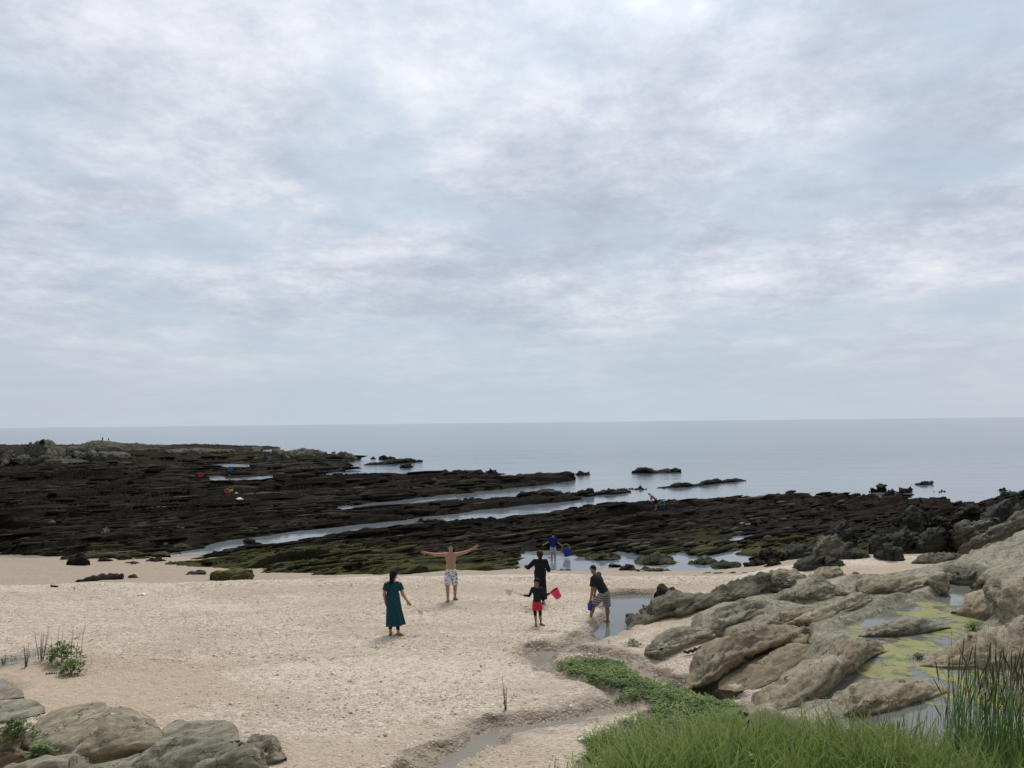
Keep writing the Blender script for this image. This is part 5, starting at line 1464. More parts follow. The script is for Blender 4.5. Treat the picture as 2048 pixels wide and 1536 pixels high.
class Field:
    """signed distance field of many soft limbs, meshed as one continuous skin"""
    def __init__(self, h):
        self.h, self.P = h, []

    def cap(self, a, b, ra, rb, k=0.02):
        a, b = np.asarray(a, float), np.asarray(b, float)
        r = max(ra, rb)
        def f(p):
            ab = b - a
            t = np.clip(((p - a) @ ab) / (ab @ ab + 1e-12), 0, 1)
            return np.linalg.norm(p - a - t[..., None] * ab, axis=-1) - (ra + (rb - ra) * t)
        self.P.append((f, np.minimum(a, b) - r, np.maximum(a, b) + r, k, 1))

    def cone(self, a, b, ra, rb, k=0.01, fold=0.0, nf=7, flat=None):
        """flat ended sleeve or trouser leg; flat=(axis, factor) squeezes it"""
        a, b = np.asarray(a, float), np.asarray(b, float)
        L = np.linalg.norm(b - a)
        ax = (b - a) / L
        e1 = nrm(np.cross(ax, (0.3, 1, 0.2)))
        e2 = np.cross(ax, e1)
        r = max(ra, rb) * (1 + fold)
        def f(p):
            q = p - a
            t = q @ ax
            u, v = q @ e1, q @ e2
            if flat is not None:
                d = nrm(np.asarray(flat[0]) - ax * (np.asarray(flat[0]) @ ax))
                s = q @ d
                rr = np.sqrt(np.maximum(u * u + v * v - s * s, 0) + (s * flat[1]) ** 2)
            else:
                rr = np.sqrt(u * u + v * v)
            rad = ra + (rb - ra) * np.clip(t / L, 0, 1)
            if fold:
                rad = rad * (1 + fold * np.clip(t / L, 0, 1) * np.sin(np.arctan2(v, u) * nf + t * 5))
            return np.maximum(rr - rad, np.abs(t - L / 2) - L / 2)
        self.P.append((f, np.minimum(a, b) - r, np.maximum(a, b) + r, k, 1))

    def ell(self, c, rad, B=None, k=0.02, sign=1):
        c, rad = np.asarray(c, float), np.asarray(rad, float)
        B = np.eye(3) if B is None else np.asarray(B)            # rows: axes
        R_ = rad.max()
        def f(p):
            q = (p - c) @ B.T
            kk = np.linalg.norm(q / rad, axis=-1)
            return (kk - 1) * rad.min() if False else kk * (kk - 1) / (np.linalg.norm(q / rad ** 2, axis=-1) + 1e-9)
        self.P.append((f, c - R_, c + R_, k, sign))

    def cut(self, c, n):
        c, n = np.asarray(c, float), nrm(n)
        self.P.append((lambda p: (p - c) @ n, None, None, 0, 0))

    def mesh(self):
        h = self.h
        lo = np.min([q[1] for q in self.P if q[1] is not None and q[4] == 1], axis=0) - 4 * h
        hi = np.max([q[2] for q in self.P if q[2] is not None and q[4] == 1], axis=0) + 4 * h
        n = np.ceil((hi - lo) / h).astype(int) + 1
        D = np.full(n, 0.5, np.float32)
        ax = [lo[i] + h * np.arange(n[i]) for i in range(3)]
        for f, a, b, k, sg in self.P:
            if a is None:
                p = np.stack(np.meshgrid(*ax, indexing='ij'), -1)
                D = np.maximum(D, f(p).astype(np.float32))
                continue
            m = k + 3 * h
            i0 = np.clip(((a - m - lo) / h).astype(int), 0, n - 1)
            i1 = np.clip(((b + m - lo) / h).astype(int) + 2, 1, n)
            sl = tuple(slice(i0[i], i1[i]) for i in range(3))
            p = np.stack(np.meshgrid(*[ax[i][sl[i]] for i in range(3)], indexing='ij'), -1)
            d = f(p)
            o = D[sl]
            if sg == 1:
                if k > 0:
                    w = np.clip(0.5 + 0.5 * (o - d) / k, 0, 1)
                    D[sl] = o * (1 - w) + d * w - k * w * (1 - w)
                else:
                    D[sl] = np.minimum(o, d)
            else:
                D[sl] = np.maximum(o, -d)
        return surface_nets(D, lo, h)


def surface_nets(D, lo, h):
    ins = D < 0
    c = [ins[i:ins.shape[0] - 1 + i, j:ins.shape[1] - 1 + j, k:ins.shape[2] - 1 + k] for i in (0, 1) for j in (0, 1) for k in (0, 1)]
    s = sum(x.astype(np.int8) for x in c)
    act = (s > 0) & (s < 8)
    I = np.argwhere(act)
    idx = np.full(act.shape, -1, np.int64)
    idx[tuple(I.T)] = np.arange(len(I))
    off = np.array([(i, j, k) for i in (0, 1) for j in (0, 1) for k in (0, 1)])
    val = np.stack([D[tuple((I + o).T)] for o in off], 1).astype(float)
    acc, cnt = np.zeros((len(I), 3)), np.zeros(len(I))
    for a in range(8):
        for b in range(a + 1, 8):
            if np.abs(off[a] - off[b]).sum() != 1:
                continue
            cr = (val[:, a] < 0) != (val[:, b] < 0)
            t = np.where(cr, val[:, a] / (val[:, a] - val[:, b] + 1e-12), 0)
            acc += np.where(cr[:, None], off[a] + t[:, None] * (off[b] - off[a]), 0)
            cnt += cr
    V = lo + h * (I + acc / cnt[:, None])
    F_ = []
    for ax in range(3):
        a1, a2 = (ax + 1) % 3, (ax + 2) % 3
        sl0 = [slice(None)] * 3
        sl1 = [slice(None)] * 3
        sl0[ax], sl1[ax] = slice(0, -1), slice(1, None)
        x0, x1 = ins[tuple(sl0)], ins[tuple(sl1)]
        E = np.argwhere(x0 != x1)
        E = E[(E[:, a1] > 0) & (E[:, a2] > 0) & (E[:, a1] < ins.shape[a1] - 1) & (E[:, a2] < ins.shape[a2] - 1)]
        if not len(E):
            continue
        flip = ~x0[tuple(E.T)]
        def at(d1, d2):
            q = E.copy()
            q[:, a1] += d1
            q[:, a2] += d2
            return idx[tuple(q.T)]
        q = np.stack([at(-1, -1), at(0, -1), at(0, 0), at(-1, 0)], 1)
        q[flip] = q[flip][:, ::-1]
        F_.append(q)
    Fq = np.concatenate(F_)
    # one pass of smoothing
    nb, ct = np.zeros_like(V), np.zeros(len(V))
    for a in range(4):
        b = (a + 1) % 4
        for u, v in ((a, b), (b, a)):
            np.add.at(nb, Fq[:, u], V[Fq[:, v]])
            np.add.at(ct, Fq[:, u], 1)
    V = V * 0.6 + 0.4 * nb / np.maximum(ct, 1)[:, None]
    return V, Fq


MAT['skin'] = plain('skin', (0.44, 0.245, 0.165), 0.55, 0.35, 0.06, 14, 0.05)
MAT['skin_tan'] = plain('tanned skin', (0.34, 0.175, 0.11), 0.55, 0.35, 0.06, 14, 0.05)
MAT['hair'] = plain('black hair', (0.008, 0.007, 0.007), 0.65, 0.2, 0.3, 60, 0.3)
MAT['hair_red'] = plain('reddish brown hair', (0.034, 0.013, 0.010), 0.65, 0.2, 0.3, 60, 0.3)
MAT['lip'] = plain('lips', (0.30, 0.10, 0.08), 0.5, 0.3, 0.1)
MAT['eye'] = plain('dark eye', (0.015, 0.012, 0.010), 0.2, 0.5, 0.1)
MAT['black_cloth'] = plain('black cloth', (0.014, 0.015, 0.017), 0.85, 0.2, 0.3, 18, 0.4)
MAT['dark_cloth'] = plain('charcoal cloth', (0.022, 0.025, 0.029), 0.85, 0.2, 0.3, 18, 0.4)
MAT['teal_cloth'] = plain('teal cloth', (0.012, 0.060, 0.078), 0.85, 0.2, 0.25, 14, 0.4)
MAT['red_cloth'] = plain('red cloth', (0.62, 0.035, 0.055), 0.8, 0.2, 0.15, 18, 0.3)
MAT['blue_cloth'] = plain('deep blue cloth', (0.012, 0.030, 0.21), 0.8, 0.2, 0.2, 18, 0.3)
MAT['sky_cloth'] = plain('bright blue cloth', (0.03, 0.16, 0.48), 0.8, 0.2, 0.25, 14, 0.3)
MAT['navy_cloth'] = plain('navy cloth', (0.012, 0.016, 0.035), 0.85, 0.2, 0.2, 18, 0.3)
MAT['white_cloth'] = plain('white cloth', (0.75, 0.74, 0.74), 0.8, 0.2, 0.06, 18, 0.3)
MAT['black_rubber'] = plain('black sandal', (0.015, 0.013, 0.012), 0.6, 0.35, 0.2)
MAT['brown_rubber'] = plain('dark brown sandal', (0.035, 0.018, 0.014), 0.6, 0.35, 0.2)


def pattern_cloth(kind):
    m, t = new_mat(kind)
    p = t.n('ShaderNodeTexCoord').outputs['Object']
    if kind == 'flower print cloth':
        v = t.n('ShaderNodeTexVoronoi', {'Vector': t.vmath('ADD', p, t.vmath('MULTIPLY', t.noise(p, 20, 2, 0.5, 0, 1), (0.05, 0.05, 0.05))), 'Scale': 9.0})
        cc = t.n('ShaderNodeSeparateColor', {0: v.outputs['Color']})
        c = t.mix(t.rng(t.noise(p, 15, 3, 0.6), 0.50, 0.60), (0.76, 0.76, 0.80), (0.26, 0.27, 0.42))
        fl = t.math('MULTIPLY', t.rng(v.outputs['Distance'], 0.36, 0.30), t.math('GREATER_THAN', cc.outputs[0], 0.45))
        c = t.mix(fl, c, t.mix(t.math('GREATER_THAN', cc.outputs[1], 0.62), (0.13, 0.14, 0.22), (0.72, 0.58, 0.10)))
    elif kind == 'striped cloth':
        z = t.n('ShaderNodeSeparateXYZ', {0: p}).outputs
        zz = t.math('ADD', z[2], t.math('MULTIPLY', z[0], 0.22))
        f = t.math('FRACT', t.math('MULTIPLY', zz, 14.5))
        c = t.ramp(f, [(0.0, (0.02, 0.02, 0.02)), (0.30, (0.03, 0.03, 0.03)), (0.36, (0.62, 0.60, 0.56)), (0.52, (0.62, 0.60, 0.56)), (0.56, (0.17, 0.16, 0.15)), (0.72, (0.20, 0.19, 0.18)), (0.76, (0.45, 0.43, 0.40)), (0.95, (0.36, 0.34, 0.32))])
    else:
        c = t.mix(t.rng(t.noise(p, 26, 3, 0.6), 0.47, 0.55), (0.22, 0.30, 0.36), (0.58, 0.64, 0.66))
    finish(t, c, 0.85, t.noise(p, 60, 2), 0.3, 0.003, 0.2)
    return m


for k_ in ('flower print cloth', 'striped cloth', 'pale print cloth'):
    MAT[k_] = pattern_cloth(k_)


class Figure:
    """joints of a standing, bending or walking person; +x is the picture's right when the figure faces the camera (-y)"""
    def __init__(s, H, torso=(0, 0, 1), across=(1, 0, 0), hips=None, legs=None, arms=None, head=(0, 0, 1), face=(0, -1, 0), bulk=1.0, headscale=1.0, leglen=1.0):
        s.H, s.bulk, s.hs = H, bulk, headscale
        T, A = nrm(torso), nrm(across)
        A = nrm(A - T * (A @ T))
        Hp = A if hips is None else nrm(hips)
        s.T, s.A, s.Hp = T, A, Hp
        s.fwd = nrm(np.cross(T, A)) * -1.0            # the way the chest faces
        if s.fwd @ np.array([0, -1, 0]) < 0 and A[0] > 0 and abs(A[0]) > 0.5:
            pass
        s.fwd = nrm(np.cross(A, T)) if nrm(np.cross(A, T)) @ np.asarray(face) > -2 else s.fwd
        s.pel = np.zeros(3)
        s.chest = s.pel + T * 0.20 * H
        s.neck = s.pel + T * 0.325 * H
        s.sh = [s.neck - T * 0.022 * H + A * sg * 0.105 * H * bulk for sg in (1, -1)]
        s.hip = [s.pel + Hp * sg * 0.048 * H * bulk for sg in (1, -1)]
        s.knee, s.ank, s.foot = [], [], []
        for (th, shn, ft), hp in zip(legs, s.hip):
            k = hp + nrm(th) * 0.240 * H * leglen
            a = k + nrm(shn) * 0.232 * H * leglen
            s.knee.append(k); s.ank.append(a); s.foot.append(nrm(ft))
        s.elb, s.wri, s.hand, s.palm = [], [], [], []
        for (up, fo, ha, pa), sh in zip(arms, s.sh):
            e = sh + nrm(up) * 0.172 * H
            w = e + nrm(fo) * 0.150 * H
            s.elb.append(e); s.wri.append(w); s.hand.append(nrm(ha))
            pa = np.asarray(pa, float)
            s.palm.append(nrm(pa - nrm(ha) * (pa @ nrm(ha))))
        s.up = nrm(head)
        fc = np.asarray(face, float)
        s.face = nrm(fc - s.up * (fc @ s.up))
        s.lat = nrm(np.cross(s.up, s.face))
        s.hc = s.neck + T * 0.030 * H + s.up * 0.075 * H * headscale + s.face * 0.012 * H
        low = min(a[2] for a in s.ank) - 0.036 * H
        mid = np.mean([a[:2] for a in s.ank], axis=0)
        sh = np.array([-mid[0], -mid[1], -low])
        for nme in ('pel', 'chest', 'neck', 'hc'):
            setattr(s, nme, getattr(s, nme) + sh)
        for nme in ('sh', 'hip', 'knee', 'ank', 'elb', 'wri'):
            setattr(s, nme, [q + sh for q in getattr(s, nme)])
        s.B = np.array([s.A, np.cross(s.T, s.A), s.T])
        s.BH = np.array([s.lat, s.face, s.up])

    def grip(s, i):
        return s.wri[i] + s.hand[i] * 0.05 * s.H + s.palm[i] * 0.012 * s.H

    def body(s, h=0.008, fingers=True, curl=(0.3, 0.3), fat=1.0):
        f, H, b = Field(h), s.H, s.bulk
        f.ell(s.pel + s.T * 0.02 * H, (0.088 * H * b, 0.062 * H * b * fat, 0.075 * H), s.B, 0.03)
        f.ell(s.pel + s.T * 0.11 * H, (0.078 * H * b * fat, 0.056 * H * b * fat, 0.095 * H), s.B, 0.04)
        f.ell(s.pel + s.T * 0.235 * H, (0.092 * H * b, 0.062 * H * b, 0.105 * H), s.B, 0.04)
        f.cap(s.sh[0], s.sh[1], 0.036 * H * b, 0.036 * H * b, 0.04)
        f.cap(s.neck - s.T * 0.01 * H, s.hc - s.up * 0.03 * H, 0.033 * H, 0.031 * H, 0.025)
        k = s.hs
        f.ell(s.hc + s.up * 0.012 * H, (0.046 * H * k, 0.056 * H * k, 0.056 * H * k), s.BH, 0.02)
        f.ell(s.hc - s.up * 0.030 * H * k + s.face * 0.012 * H * k, (0.036 * H * k, 0.040 * H * k, 0.042 * H * k), s.BH, 0.02)
        f.ell(s.hc - s.up * 0.010 * H * k + s.face * 0.058 * H * k, (0.008 * H, 0.012 * H, 0.015 * H), s.BH, 0.012)
        for sg in (1, -1):
            f.ell(s.hc + s.lat * sg * 0.047 * H * k - s.up * 0.004 * H, (0.007 * H, 0.013 * H, 0.019 * H), s.BH, 0.008)
            f.ell(s.hc + s.lat * sg * 0.018 * H * k + s.face * 0.049 * H * k + s.up * 0.016 * H, (0.014 * H, 0.008 * H, 0.005 * H), s.BH, 0.008)
        for i in (0, 1):
            f.cap(s.hip[i], s.knee[i], 0.054 * H * b, 0.036 * H * b, 0.025)
            f.cap(s.knee[i], s.ank[i], 0.034 * H * b, 0.021 * H * b, 0.02)
            d = nrm(s.ank[i] - s.knee[i])
            back = -nrm(s.foot[i] - d * (s.foot[i] @ d))
            f.ell(s.knee[i] + d * 0.075 * H + back * 0.012 * H, (0.032 * H * b, 0.032 * H * b, 0.075 * H), np.array([np.cross(d, back), back, d]), 0.02)
            ft = s.foot[i]
            heel, toe = s.ank[i] - ft * 0.022 * H - np.array([0, 0, .016 * H]), s.ank[i] + ft * 0.088 * H - np.array([0, 0, .022 * H])
            f.cap(s.ank[i], s.ank[i] + ft * 0.05 * H - np.array([0, 0, .014 * H]), 0.021 * H, 0.018 * H, 0.015)
            f.cap(heel, toe, 0.021 * H, 0.016 * H, 0.015)
            f.cap(s.sh[i], s.elb[i], 0.034 * H * b, 0.026 * H * b, 0.025)
            f.cap(s.elb[i], s.wri[i], 0.026 * H * b, 0.0165 * H * b, 0.015)
            hd, pl = s.hand[i], s.palm[i]
            la = nrm(np.cross(hd, pl)) * (1 if i == 0 else -1)
            pc = s.wri[i] + hd * 0.028 * H
            f.ell(pc, (0.024 * H, 0.012 * H, 0.033 * H), np.array([la, pl, hd]), 0.012)
            if fingers:
                for j, (o, L) in enumerate(((-0.0175, 0.036), (-0.006, 0.045), (0.006, 0.047), (0.0175, 0.041))):
                    r0 = pc + hd * 0.026 * H + la * o * H
                    d1 = nrm(hd + la * o * 6 * 0.6 + pl * curl[i] * 0.6)
                    d2 = nrm(hd + la * o * 6 * 0.6 + pl * curl[i] * (1.8 + 0.15 * j))
                    m1 = r0 + d1 * L * 0.52 * H
                    f.cap(r0, m1, 0.0062 * H, 0.0056 * H, 0.004)
                    f.cap(m1, m1 + d2 * L * 0.5 * H, 0.0056 * H, 0.0046 * H, 0.003)
                t0 = s.wri[i] + hd * 0.016 * H - la * 0.018 * H * (-1)
                t0 = s.wri[i] + hd * 0.016 * H + la * 0.018 * H
                d1 = nrm(hd * 0.7 + la * 0.75 + pl * 0.3)
                t1 = t0 + d1 * 0.026 * H
                f.cap(t0, t1, 0.0085 * H, 0.0068 * H, 0.006)
                f.cap(t1, t1 + nrm(hd + la * 0.3 + pl * curl[i]) * 0.024 * H, 0.0066 * H, 0.0052 * H, 0.004)
        return f.mesh()

    # --- clothing
    def shorts(s, length=0.85, flare=1.3, h=0.008, fold=0.05, waist=0.055):
        f, H, b = Field(h), s.H, s.bulk
        f.ell(s.pel + s.T * 0.012 * H, (0.096 * H * b, 0.072 * H * b, 0.075 * H), s.B, 0.02)
        for i in (0, 1):
            e = s.hip[i] + (s.knee[i] - s.hip[i]) * length
            f.cone(s.hip[i] + (s.hip[i] - s.knee[i]) * 0.05, e, 0.060 * H * b, 0.048 * H * b * flare, 0.02, fold)
        f.cut(s.pel + s.T * waist * H, s.T)
        return f.mesh()

    def shirt(s, sleeve=0.6, h=0.008, hem=-0.03, loose=1.0, full=False, fold=0.04):
        f, H, b = Field(h), s.H, s.bulk * loose
        f.ell(s.pel + s.T * 0.02 * H, (0.096 * H * b, 0.072 * H * b, 0.09 * H), s.B, 0.03)
        f.ell(s.pel + s.T * 0.11 * H, (0.090 * H * b, 0.068 * H * b, 0.10 * H), s.B, 0.04)
        f.ell(s.pel + s.T * 0.230 * H, (0.101 * H * b, 0.072 * H * b, 0.108 * H), s.B, 0.04)
        f.cap(s.sh[0], s.sh[1], 0.042 * H * b, 0.042 * H * b, 0.04)
        for i in (0, 1):
            if full:
                f.cap(s.sh[i], s.elb[i], 0.040 * H * b, 0.032 * H * b, 0.02)
                f.cone(s.elb[i], s.elb[i] + (s.wri[i] - s.elb[i]) * 0.93, 0.032 * H * b, 0.023 * H * b, 0.012)
            else:
                f.cone(s.sh[i], s.sh[i] + (s.elb[i] - s.sh[i]) * sleeve, 0.042 * H * b, 0.046 * H * b, 0.02, fold)
        f.cut(s.pel + s.T * hem * H, -s.T)
        f.cut(s.neck + s.T * 0.028 * H, s.T)
        return f.mesh()

    def leggings(s, to=0.45, h=0.008, start=0.0):
        f, H, b = Field(h), s.H, s.bulk
        for i in (0, 1):
            f.cap(s.hip[i], s.knee[i], 0.057 * H * b, 0.040 * H * b, 0.02)
            e = s.knee[i] + (s.ank[i] - s.knee[i]) * to
            f.cone(s.knee[i], e, 0.039 * H * b, (0.041 - 0.016 * to) * H * b, 0.012)
        return f.mesh()

    def hair(s, long=0.0, h=0.008, side=0.0, vol=1.0, fringe=0.03):
        f, H, k = Field(h), s.H, s.hs
        f.ell(s.hc + s.up * 0.018 * H * k - s.face * 0.006 * H, (0.052 * H * k * vol, 0.060 * H * k * vol, 0.057 * H * k * vol), s.BH, 0.02)
        if long:
            a = s.hc - s.face * 0.035 * H + s.lat * side * 0.03 * H
            f.cap(a, a - s.T * long * H - s.face * 0.012 * H + s.lat * side * 0.02 * H, 0.040 * H * vol, 0.030 * H * vol, 0.03)
        f.ell(s.hc - s.up * (0.062 - fringe) * H * k + s.face * 0.062 * H * k, (0.040 * H * k, 0.062 * H * k, 0.062 * H * k), s.BH, 0, -1)
        f.cut(s.hc - s.up * (0.03 + 2 * long) * H, -s.up)
        return f.mesh()

    def sandal(s, i, h=0.006):
        f, H = Field(h), s.H
        ft = s.foot[i]
        a = s.ank[i] - ft * 0.034 * H - np.array([0, 0, .038 * H])
        b = s.ank[i] + ft * 0.100 * H - np.array([0, 0, .041 * H])
        f.cap(a, b, 0.025 * H, 0.029 * H, 0.01)
        f.cut(a + np.array([0, 0, 0.009 * H]), (0, 0, 1))
        st = s.ank[i] + ft * 0.055 * H - np.array([0, 0, .022 * H])
        f.ell(st, (0.027 * H, 0.020 * H, 0.026 * H), np.array([np.cross((0, 0, 1), ft), ft, (0, 0, 1)]), 0.004)
        return f.mesh()


def person(label, fig, at, rz, skin='skin', curl=(0.3, 0.3), h=0.008, fat=1.0, fingers=True, features=True):
    """an Empty at the feet with the body as one skin; clothing is added as further children"""
    o = empty('person', at, label, 'person', None, rz)
    v, f = fig.body(h, fingers, curl, fat)
    mesh_obj('body', v, f, MAT[skin], o)
    if features:
        H, k = fig.H, fig.hs
        for sg in (1, -1):
            e = Field(0.003)
            e.ell(fig.hc + fig.lat * sg * 0.0185 * H * k + fig.face * 0.0515 * H * k + fig.up * 0.006 * H, (0.008 * H, 0.005 * H, 0.005 * H), fig.BH, 0)
            mesh_obj('eye', *e.mesh(), MAT['eye'], o)
        e = Field(0.003)
        e.ell(fig.hc - fig.up * 0.034 * H * k + fig.face * 0.050 * H * k, (0.014 * H, 0.005 * H, 0.0045 * H), fig.BH, 0)
        mesh_obj('mouth', *e.mesh(), MAT['lip'], o)
    return o


def part(o, name, mesh, mat):
    return mesh_obj(name, mesh[0], mesh[1], MAT[mat], o)


def world_pt(o, p):
    c, s_ = math.cos(o.rotation_euler.z), math.sin(o.rotation_euler.z)
    return np.array([o.location.x + c * p[0] - s_ * p[1], o.location.y + s_ * p[0] + c * p[1], o.location.z + p[2]])


# ------------------------------------------------------------------ things people carry or left lying
def plastic(name, col, rough=0.35):
    return plain(name, col, rough, 0.5, 0.06, 8, 0.05)


MAT['red_plastic'] = plastic('hot pink red plastic', (0.88, 0.045, 0.15))
MAT['blue_plastic'] = plastic('blue plastic', (0.020, 0.040, 0.33))
MAT['slate_plastic'] = plastic('slate blue plastic', (0.04, 0.10, 0.20))
MAT['orange_plastic'] = plastic('orange red plastic', (0.85, 0.10, 0.05))
MAT['pink_plastic'] = plastic('pink plastic', (0.80, 0.16, 0.17))
MAT['yellow_plastic'] = plastic('lime yellow plastic', (0.62, 0.72, 0.04))
MAT['white_plastic'] = plastic('white plastic', (0.78, 0.79, 0.80))
MAT['wood'] = plain('pale bamboo', (0.40, 0.28, 0.15), 0.7, 0.3, 0.2, 20)


def lathe_open(prof, n=40):
    th = np.linspace(0, 2 * np.pi, n, endpoint=False)
    V = np.concatenate([np.stack([r * np.cos(th), r * np.sin(th), np.full(n, z)], 1) for r, z in prof])
    f = [tuple(q) for q in grid_faces(len(prof), n, True)]
    return V, f


def bucket(label, at, mat, r=0.13, hgt=0.24, tilt=(0, 0, 0), cat='bucket', handle=True, handle_drop=None, ribs=True):
    """open pail with wall thickness, rolled rim, ribs and a wire handle; its origin is the middle of the base"""
    o = empty('bucket', at, label, cat)
    o.rotation_euler = tilt
    rb = r * 0.72
    prof = [(0.001, 0.006), (rb - .004, 0.006), (rb, 0.0)]
    for t in np.linspace(0, 1, 13):
        bump = 0.004 if ribs and int(t * 12) in (4, 8) else 0.0
        prof.append((rb + (r - rb) * t + bump, hgt * t))
    prof += [(r + 0.010, hgt - 0.014), (r + 0.013, hgt - 0.002), (r + 0.004, hgt + 0.004), (r - 0.006, hgt - 0.002)]
    for t in np.linspace(1, 0.04, 6):
        prof.append((rb + (r - rb) * t - 0.005, hgt * t))
    prof.append((0.001, 0.012))
    mesh_obj('pail', *lathe_open(prof), MAT[mat], o)
    if handle:
        th = np.linspace(0, np.pi, 17)
        dr = math.radians(18) if handle_drop is None else handle_drop
        pts = [((r + .012) * math.cos(a), (r + .03) * math.sin(a) * math.sin(dr), hgt - 0.012 + (r + .05) * math.sin(a) * math.cos(dr)) for a in th]
        mesh_obj('handle', *tube(pts, 0.006, 6), MAT['white_plastic'], o)
    return o


def hand_net(label, grip, tip, mat='white_cloth', r=0.09, drop=(0, 0, -0.12)):
    """pole, hoop and mesh bag of a small fishing net, reaching from the hand to the hoop"""
    grip, tip = np.asarray(grip, float), np.asarray(tip, float)
    o = empty('hand_net', grip, label, 'fishing net')
    d = nrm(tip - grip)
    t0 = tip - grip
    mesh_obj('pole', *tube([-d * 0.10, t0 * 0.5, t0 - d * r], 0.005, 6), MAT['wood'], o)
    s = nrm(np.cross(d, (0, 0.25, 1)))
    th = np.linspace(0, 2 * np.pi, 25)
    hoop = [t0 + d * r * math.cos(a) + s * r * math.sin(a) for a in th]
    mesh_obj('hoop', *tube(hoop, 0.005, 6, False), MAT['white_plastic'], o)
    rings = []
    for k, q in ((1.0, 0.0), (0.96, 0.3), (0.8, 0.65), (0.5, 0.92), (0.1, 1.0)):
        rings.append([t0 + np.asarray(drop) * q + (d * math.cos(a) + s * math.sin(a)) * r * k * (1 + 0.08 * math.sin(5 * a + q * 4)) for a in th[:-1]])
    V = np.concatenate(rings)
    mesh_obj('net_bag', V, grid_faces(5, 24, True), MAT['white_cloth'], o)
    return o


D = (0, 0, -1)
# --- man with his arms spread
fig = Figure(1.74, torso=(0, 0.02, 1), across=(1, 0.03, 0.05), bulk=1.04,
             legs=[((0.10, 0.10, -1), (-0.04, 0.34, -1), (0.3, -1, 0)), ((-0.05, -0.14, -1), (0.03, 0.02, -1), (-0.05, -1, -0.05))],
             arms=[((1, -0.10, 0.26), (1, -0.15, 0.46), (0.85, -0.1, 0.7), (0, -1, 0.1)), ((-1, -0.10, 0.05), (-1, -0.12, 0.22), (-1, -0.1, 0.25), (0, -1, 0.1))], face=(0, -1, 0.12), head=(0, 0.05, 1))
man = person('bare chested man with arms stretched wide, in white flowered swim shorts', fig, place(903, 1200), math.radians(2), 'skin', (0.05, 0.05), fat=1.08)
part(man, 'shorts', fig.shorts(0.95, 1.16), 'flower print cloth')
part(man, 'hair', fig.hair(0.10, side=1.0, fringe=0.028), 'hair')
part(man, 'sandal', fig.sandal(0), 'brown_rubber')
part(man, 'sandal', fig.sandal(1), 'brown_rubber')

# --- woman in the teal dress, seen from behind
fig = Figure(1.63, torso=(0.03, 0.02, 1), across=(-1, -0.10, 0.03),
             legs=[((0.03, 0.10, -1), (0.02, -0.05, -1), (-0.1, 1, 0)), ((0.10, -0.10, -1), (0.14, -0.12, -1), (0.85, -0.4, -0.12))],
             arms=[((-0.22, -0.06, -1), (0.10, 0.30, -1), (0.2, 0.4, -1), (1, 0, 0)), ((0.32, -0.02, -1), (0.62, 0.12, -1), (0.6, 0.1, -0.8), (-0.3, 1, 0))], face=(0.62, 0.75, -0.05), bulk=0.98)
woman = person('woman in a long teal dress and dark hat, back turned', fig, place(789, 1270), 0.0, 'skin', (0.5, 1.2))
f_ = Field(0.009)
H_ = fig.H
f_.ell(fig.pel + fig.T * 0.230 * H_, (0.104 * H_, 0.076 * H_, 0.108 * H_), fig.B, 0.04)
f_.ell(fig.pel + fig.T * 0.08 * H_, (0.104 * H_, 0.080 * H_, 0.14 * H_), fig.B, 0.05)
f_.cap(fig.sh[0], fig.sh[1], 0.038 * H_, 0.038 * H_, 0.04)
for i_ in (0, 1):
    f_.cone(fig.sh[i_], fig.sh[i_] + (fig.elb[i_] - fig.sh[i_]) * 0.60, 0.040 * H_, 0.047 * H_, 0.02, 0.05)
f_.cone(fig.pel + fig.T * 0.14 * H_, fig.pel + np.array([0.055 * H_, -0.01, -0.355 * H_]), 0.100 * H_, 0.150 * H_, 0.05, 0.10, 9, ((0, 1, 0), 1.30))
f_.cut(fig.neck + fig.T * 0.03 * H_, fig.T)
f_.cut(np.array([0, 0, 0.185]), (0.10, 0, -1))
part(woman, 'dress', f_.mesh(), 'teal_cloth')
part(woman, 'leggings', fig.leggings(0.78), 'black_cloth')
part(woman, 'hair', fig.hair(0.20, fringe=0.03, vol=1.05), 'hair')
f_ = Field(0.007)
hc_ = fig.hc + fig.up * 0.030 * H_
f_.ell(hc_ + fig.up * 0.012 * H_, (0.060 * H_, 0.066 * H_, 0.056 * H_), fig.BH, 0.01)
f_.cut(hc_ - fig.up * 0.006 * H_, -fig.up)
f_.ell(hc_ + fig.face * 0.035 * H_, (0.068 * H_, 0.098 * H_, 0.010 * H_), fig.BH, 0.012)
part(woman, 'hat', f_.mesh(), 'black_cloth')
st_ = [fig.sh[0] + (0.03, -0.05, 0.03)] + [fig.pel + fig.T * a_ * H_ + fig.A * b_ * H_ + np.array([0, -0.083 * H_ - 0.012, 0]) for a_, b_ in ((0.29, 0.04), (0.24, 0.075), (0.18, 0.105))]
st_ = [fig.neck + np.array([-0.02, -0.075, 0.005]), fig.pel + fig.T * 0.25 * H_ + np.array([-0.075, -0.128, 0]), fig.pel + fig.T * 0.185 * H_ + np.array([-0.125, -0.105, 0]), fig.pel + fig.T * 0.10 * H_ + np.array([-0.165, -0.03, 0])]
part(woman, 'bag_strap', tube(st_, 0.014, 6), 'black_cloth')
part(woman, 'sandal', fig.sandal(1), 'brown_rubber')
part(woman, 'sandal', fig.sandal(0), 'brown_rubber')
gp = world_pt(woman, fig.grip(1))
hand_net('small white net held low by the woman in teal', gp, gp + np.array([0.27, 0.02, -0.17]), r=0.085, drop=(0.02, 0, -0.12))

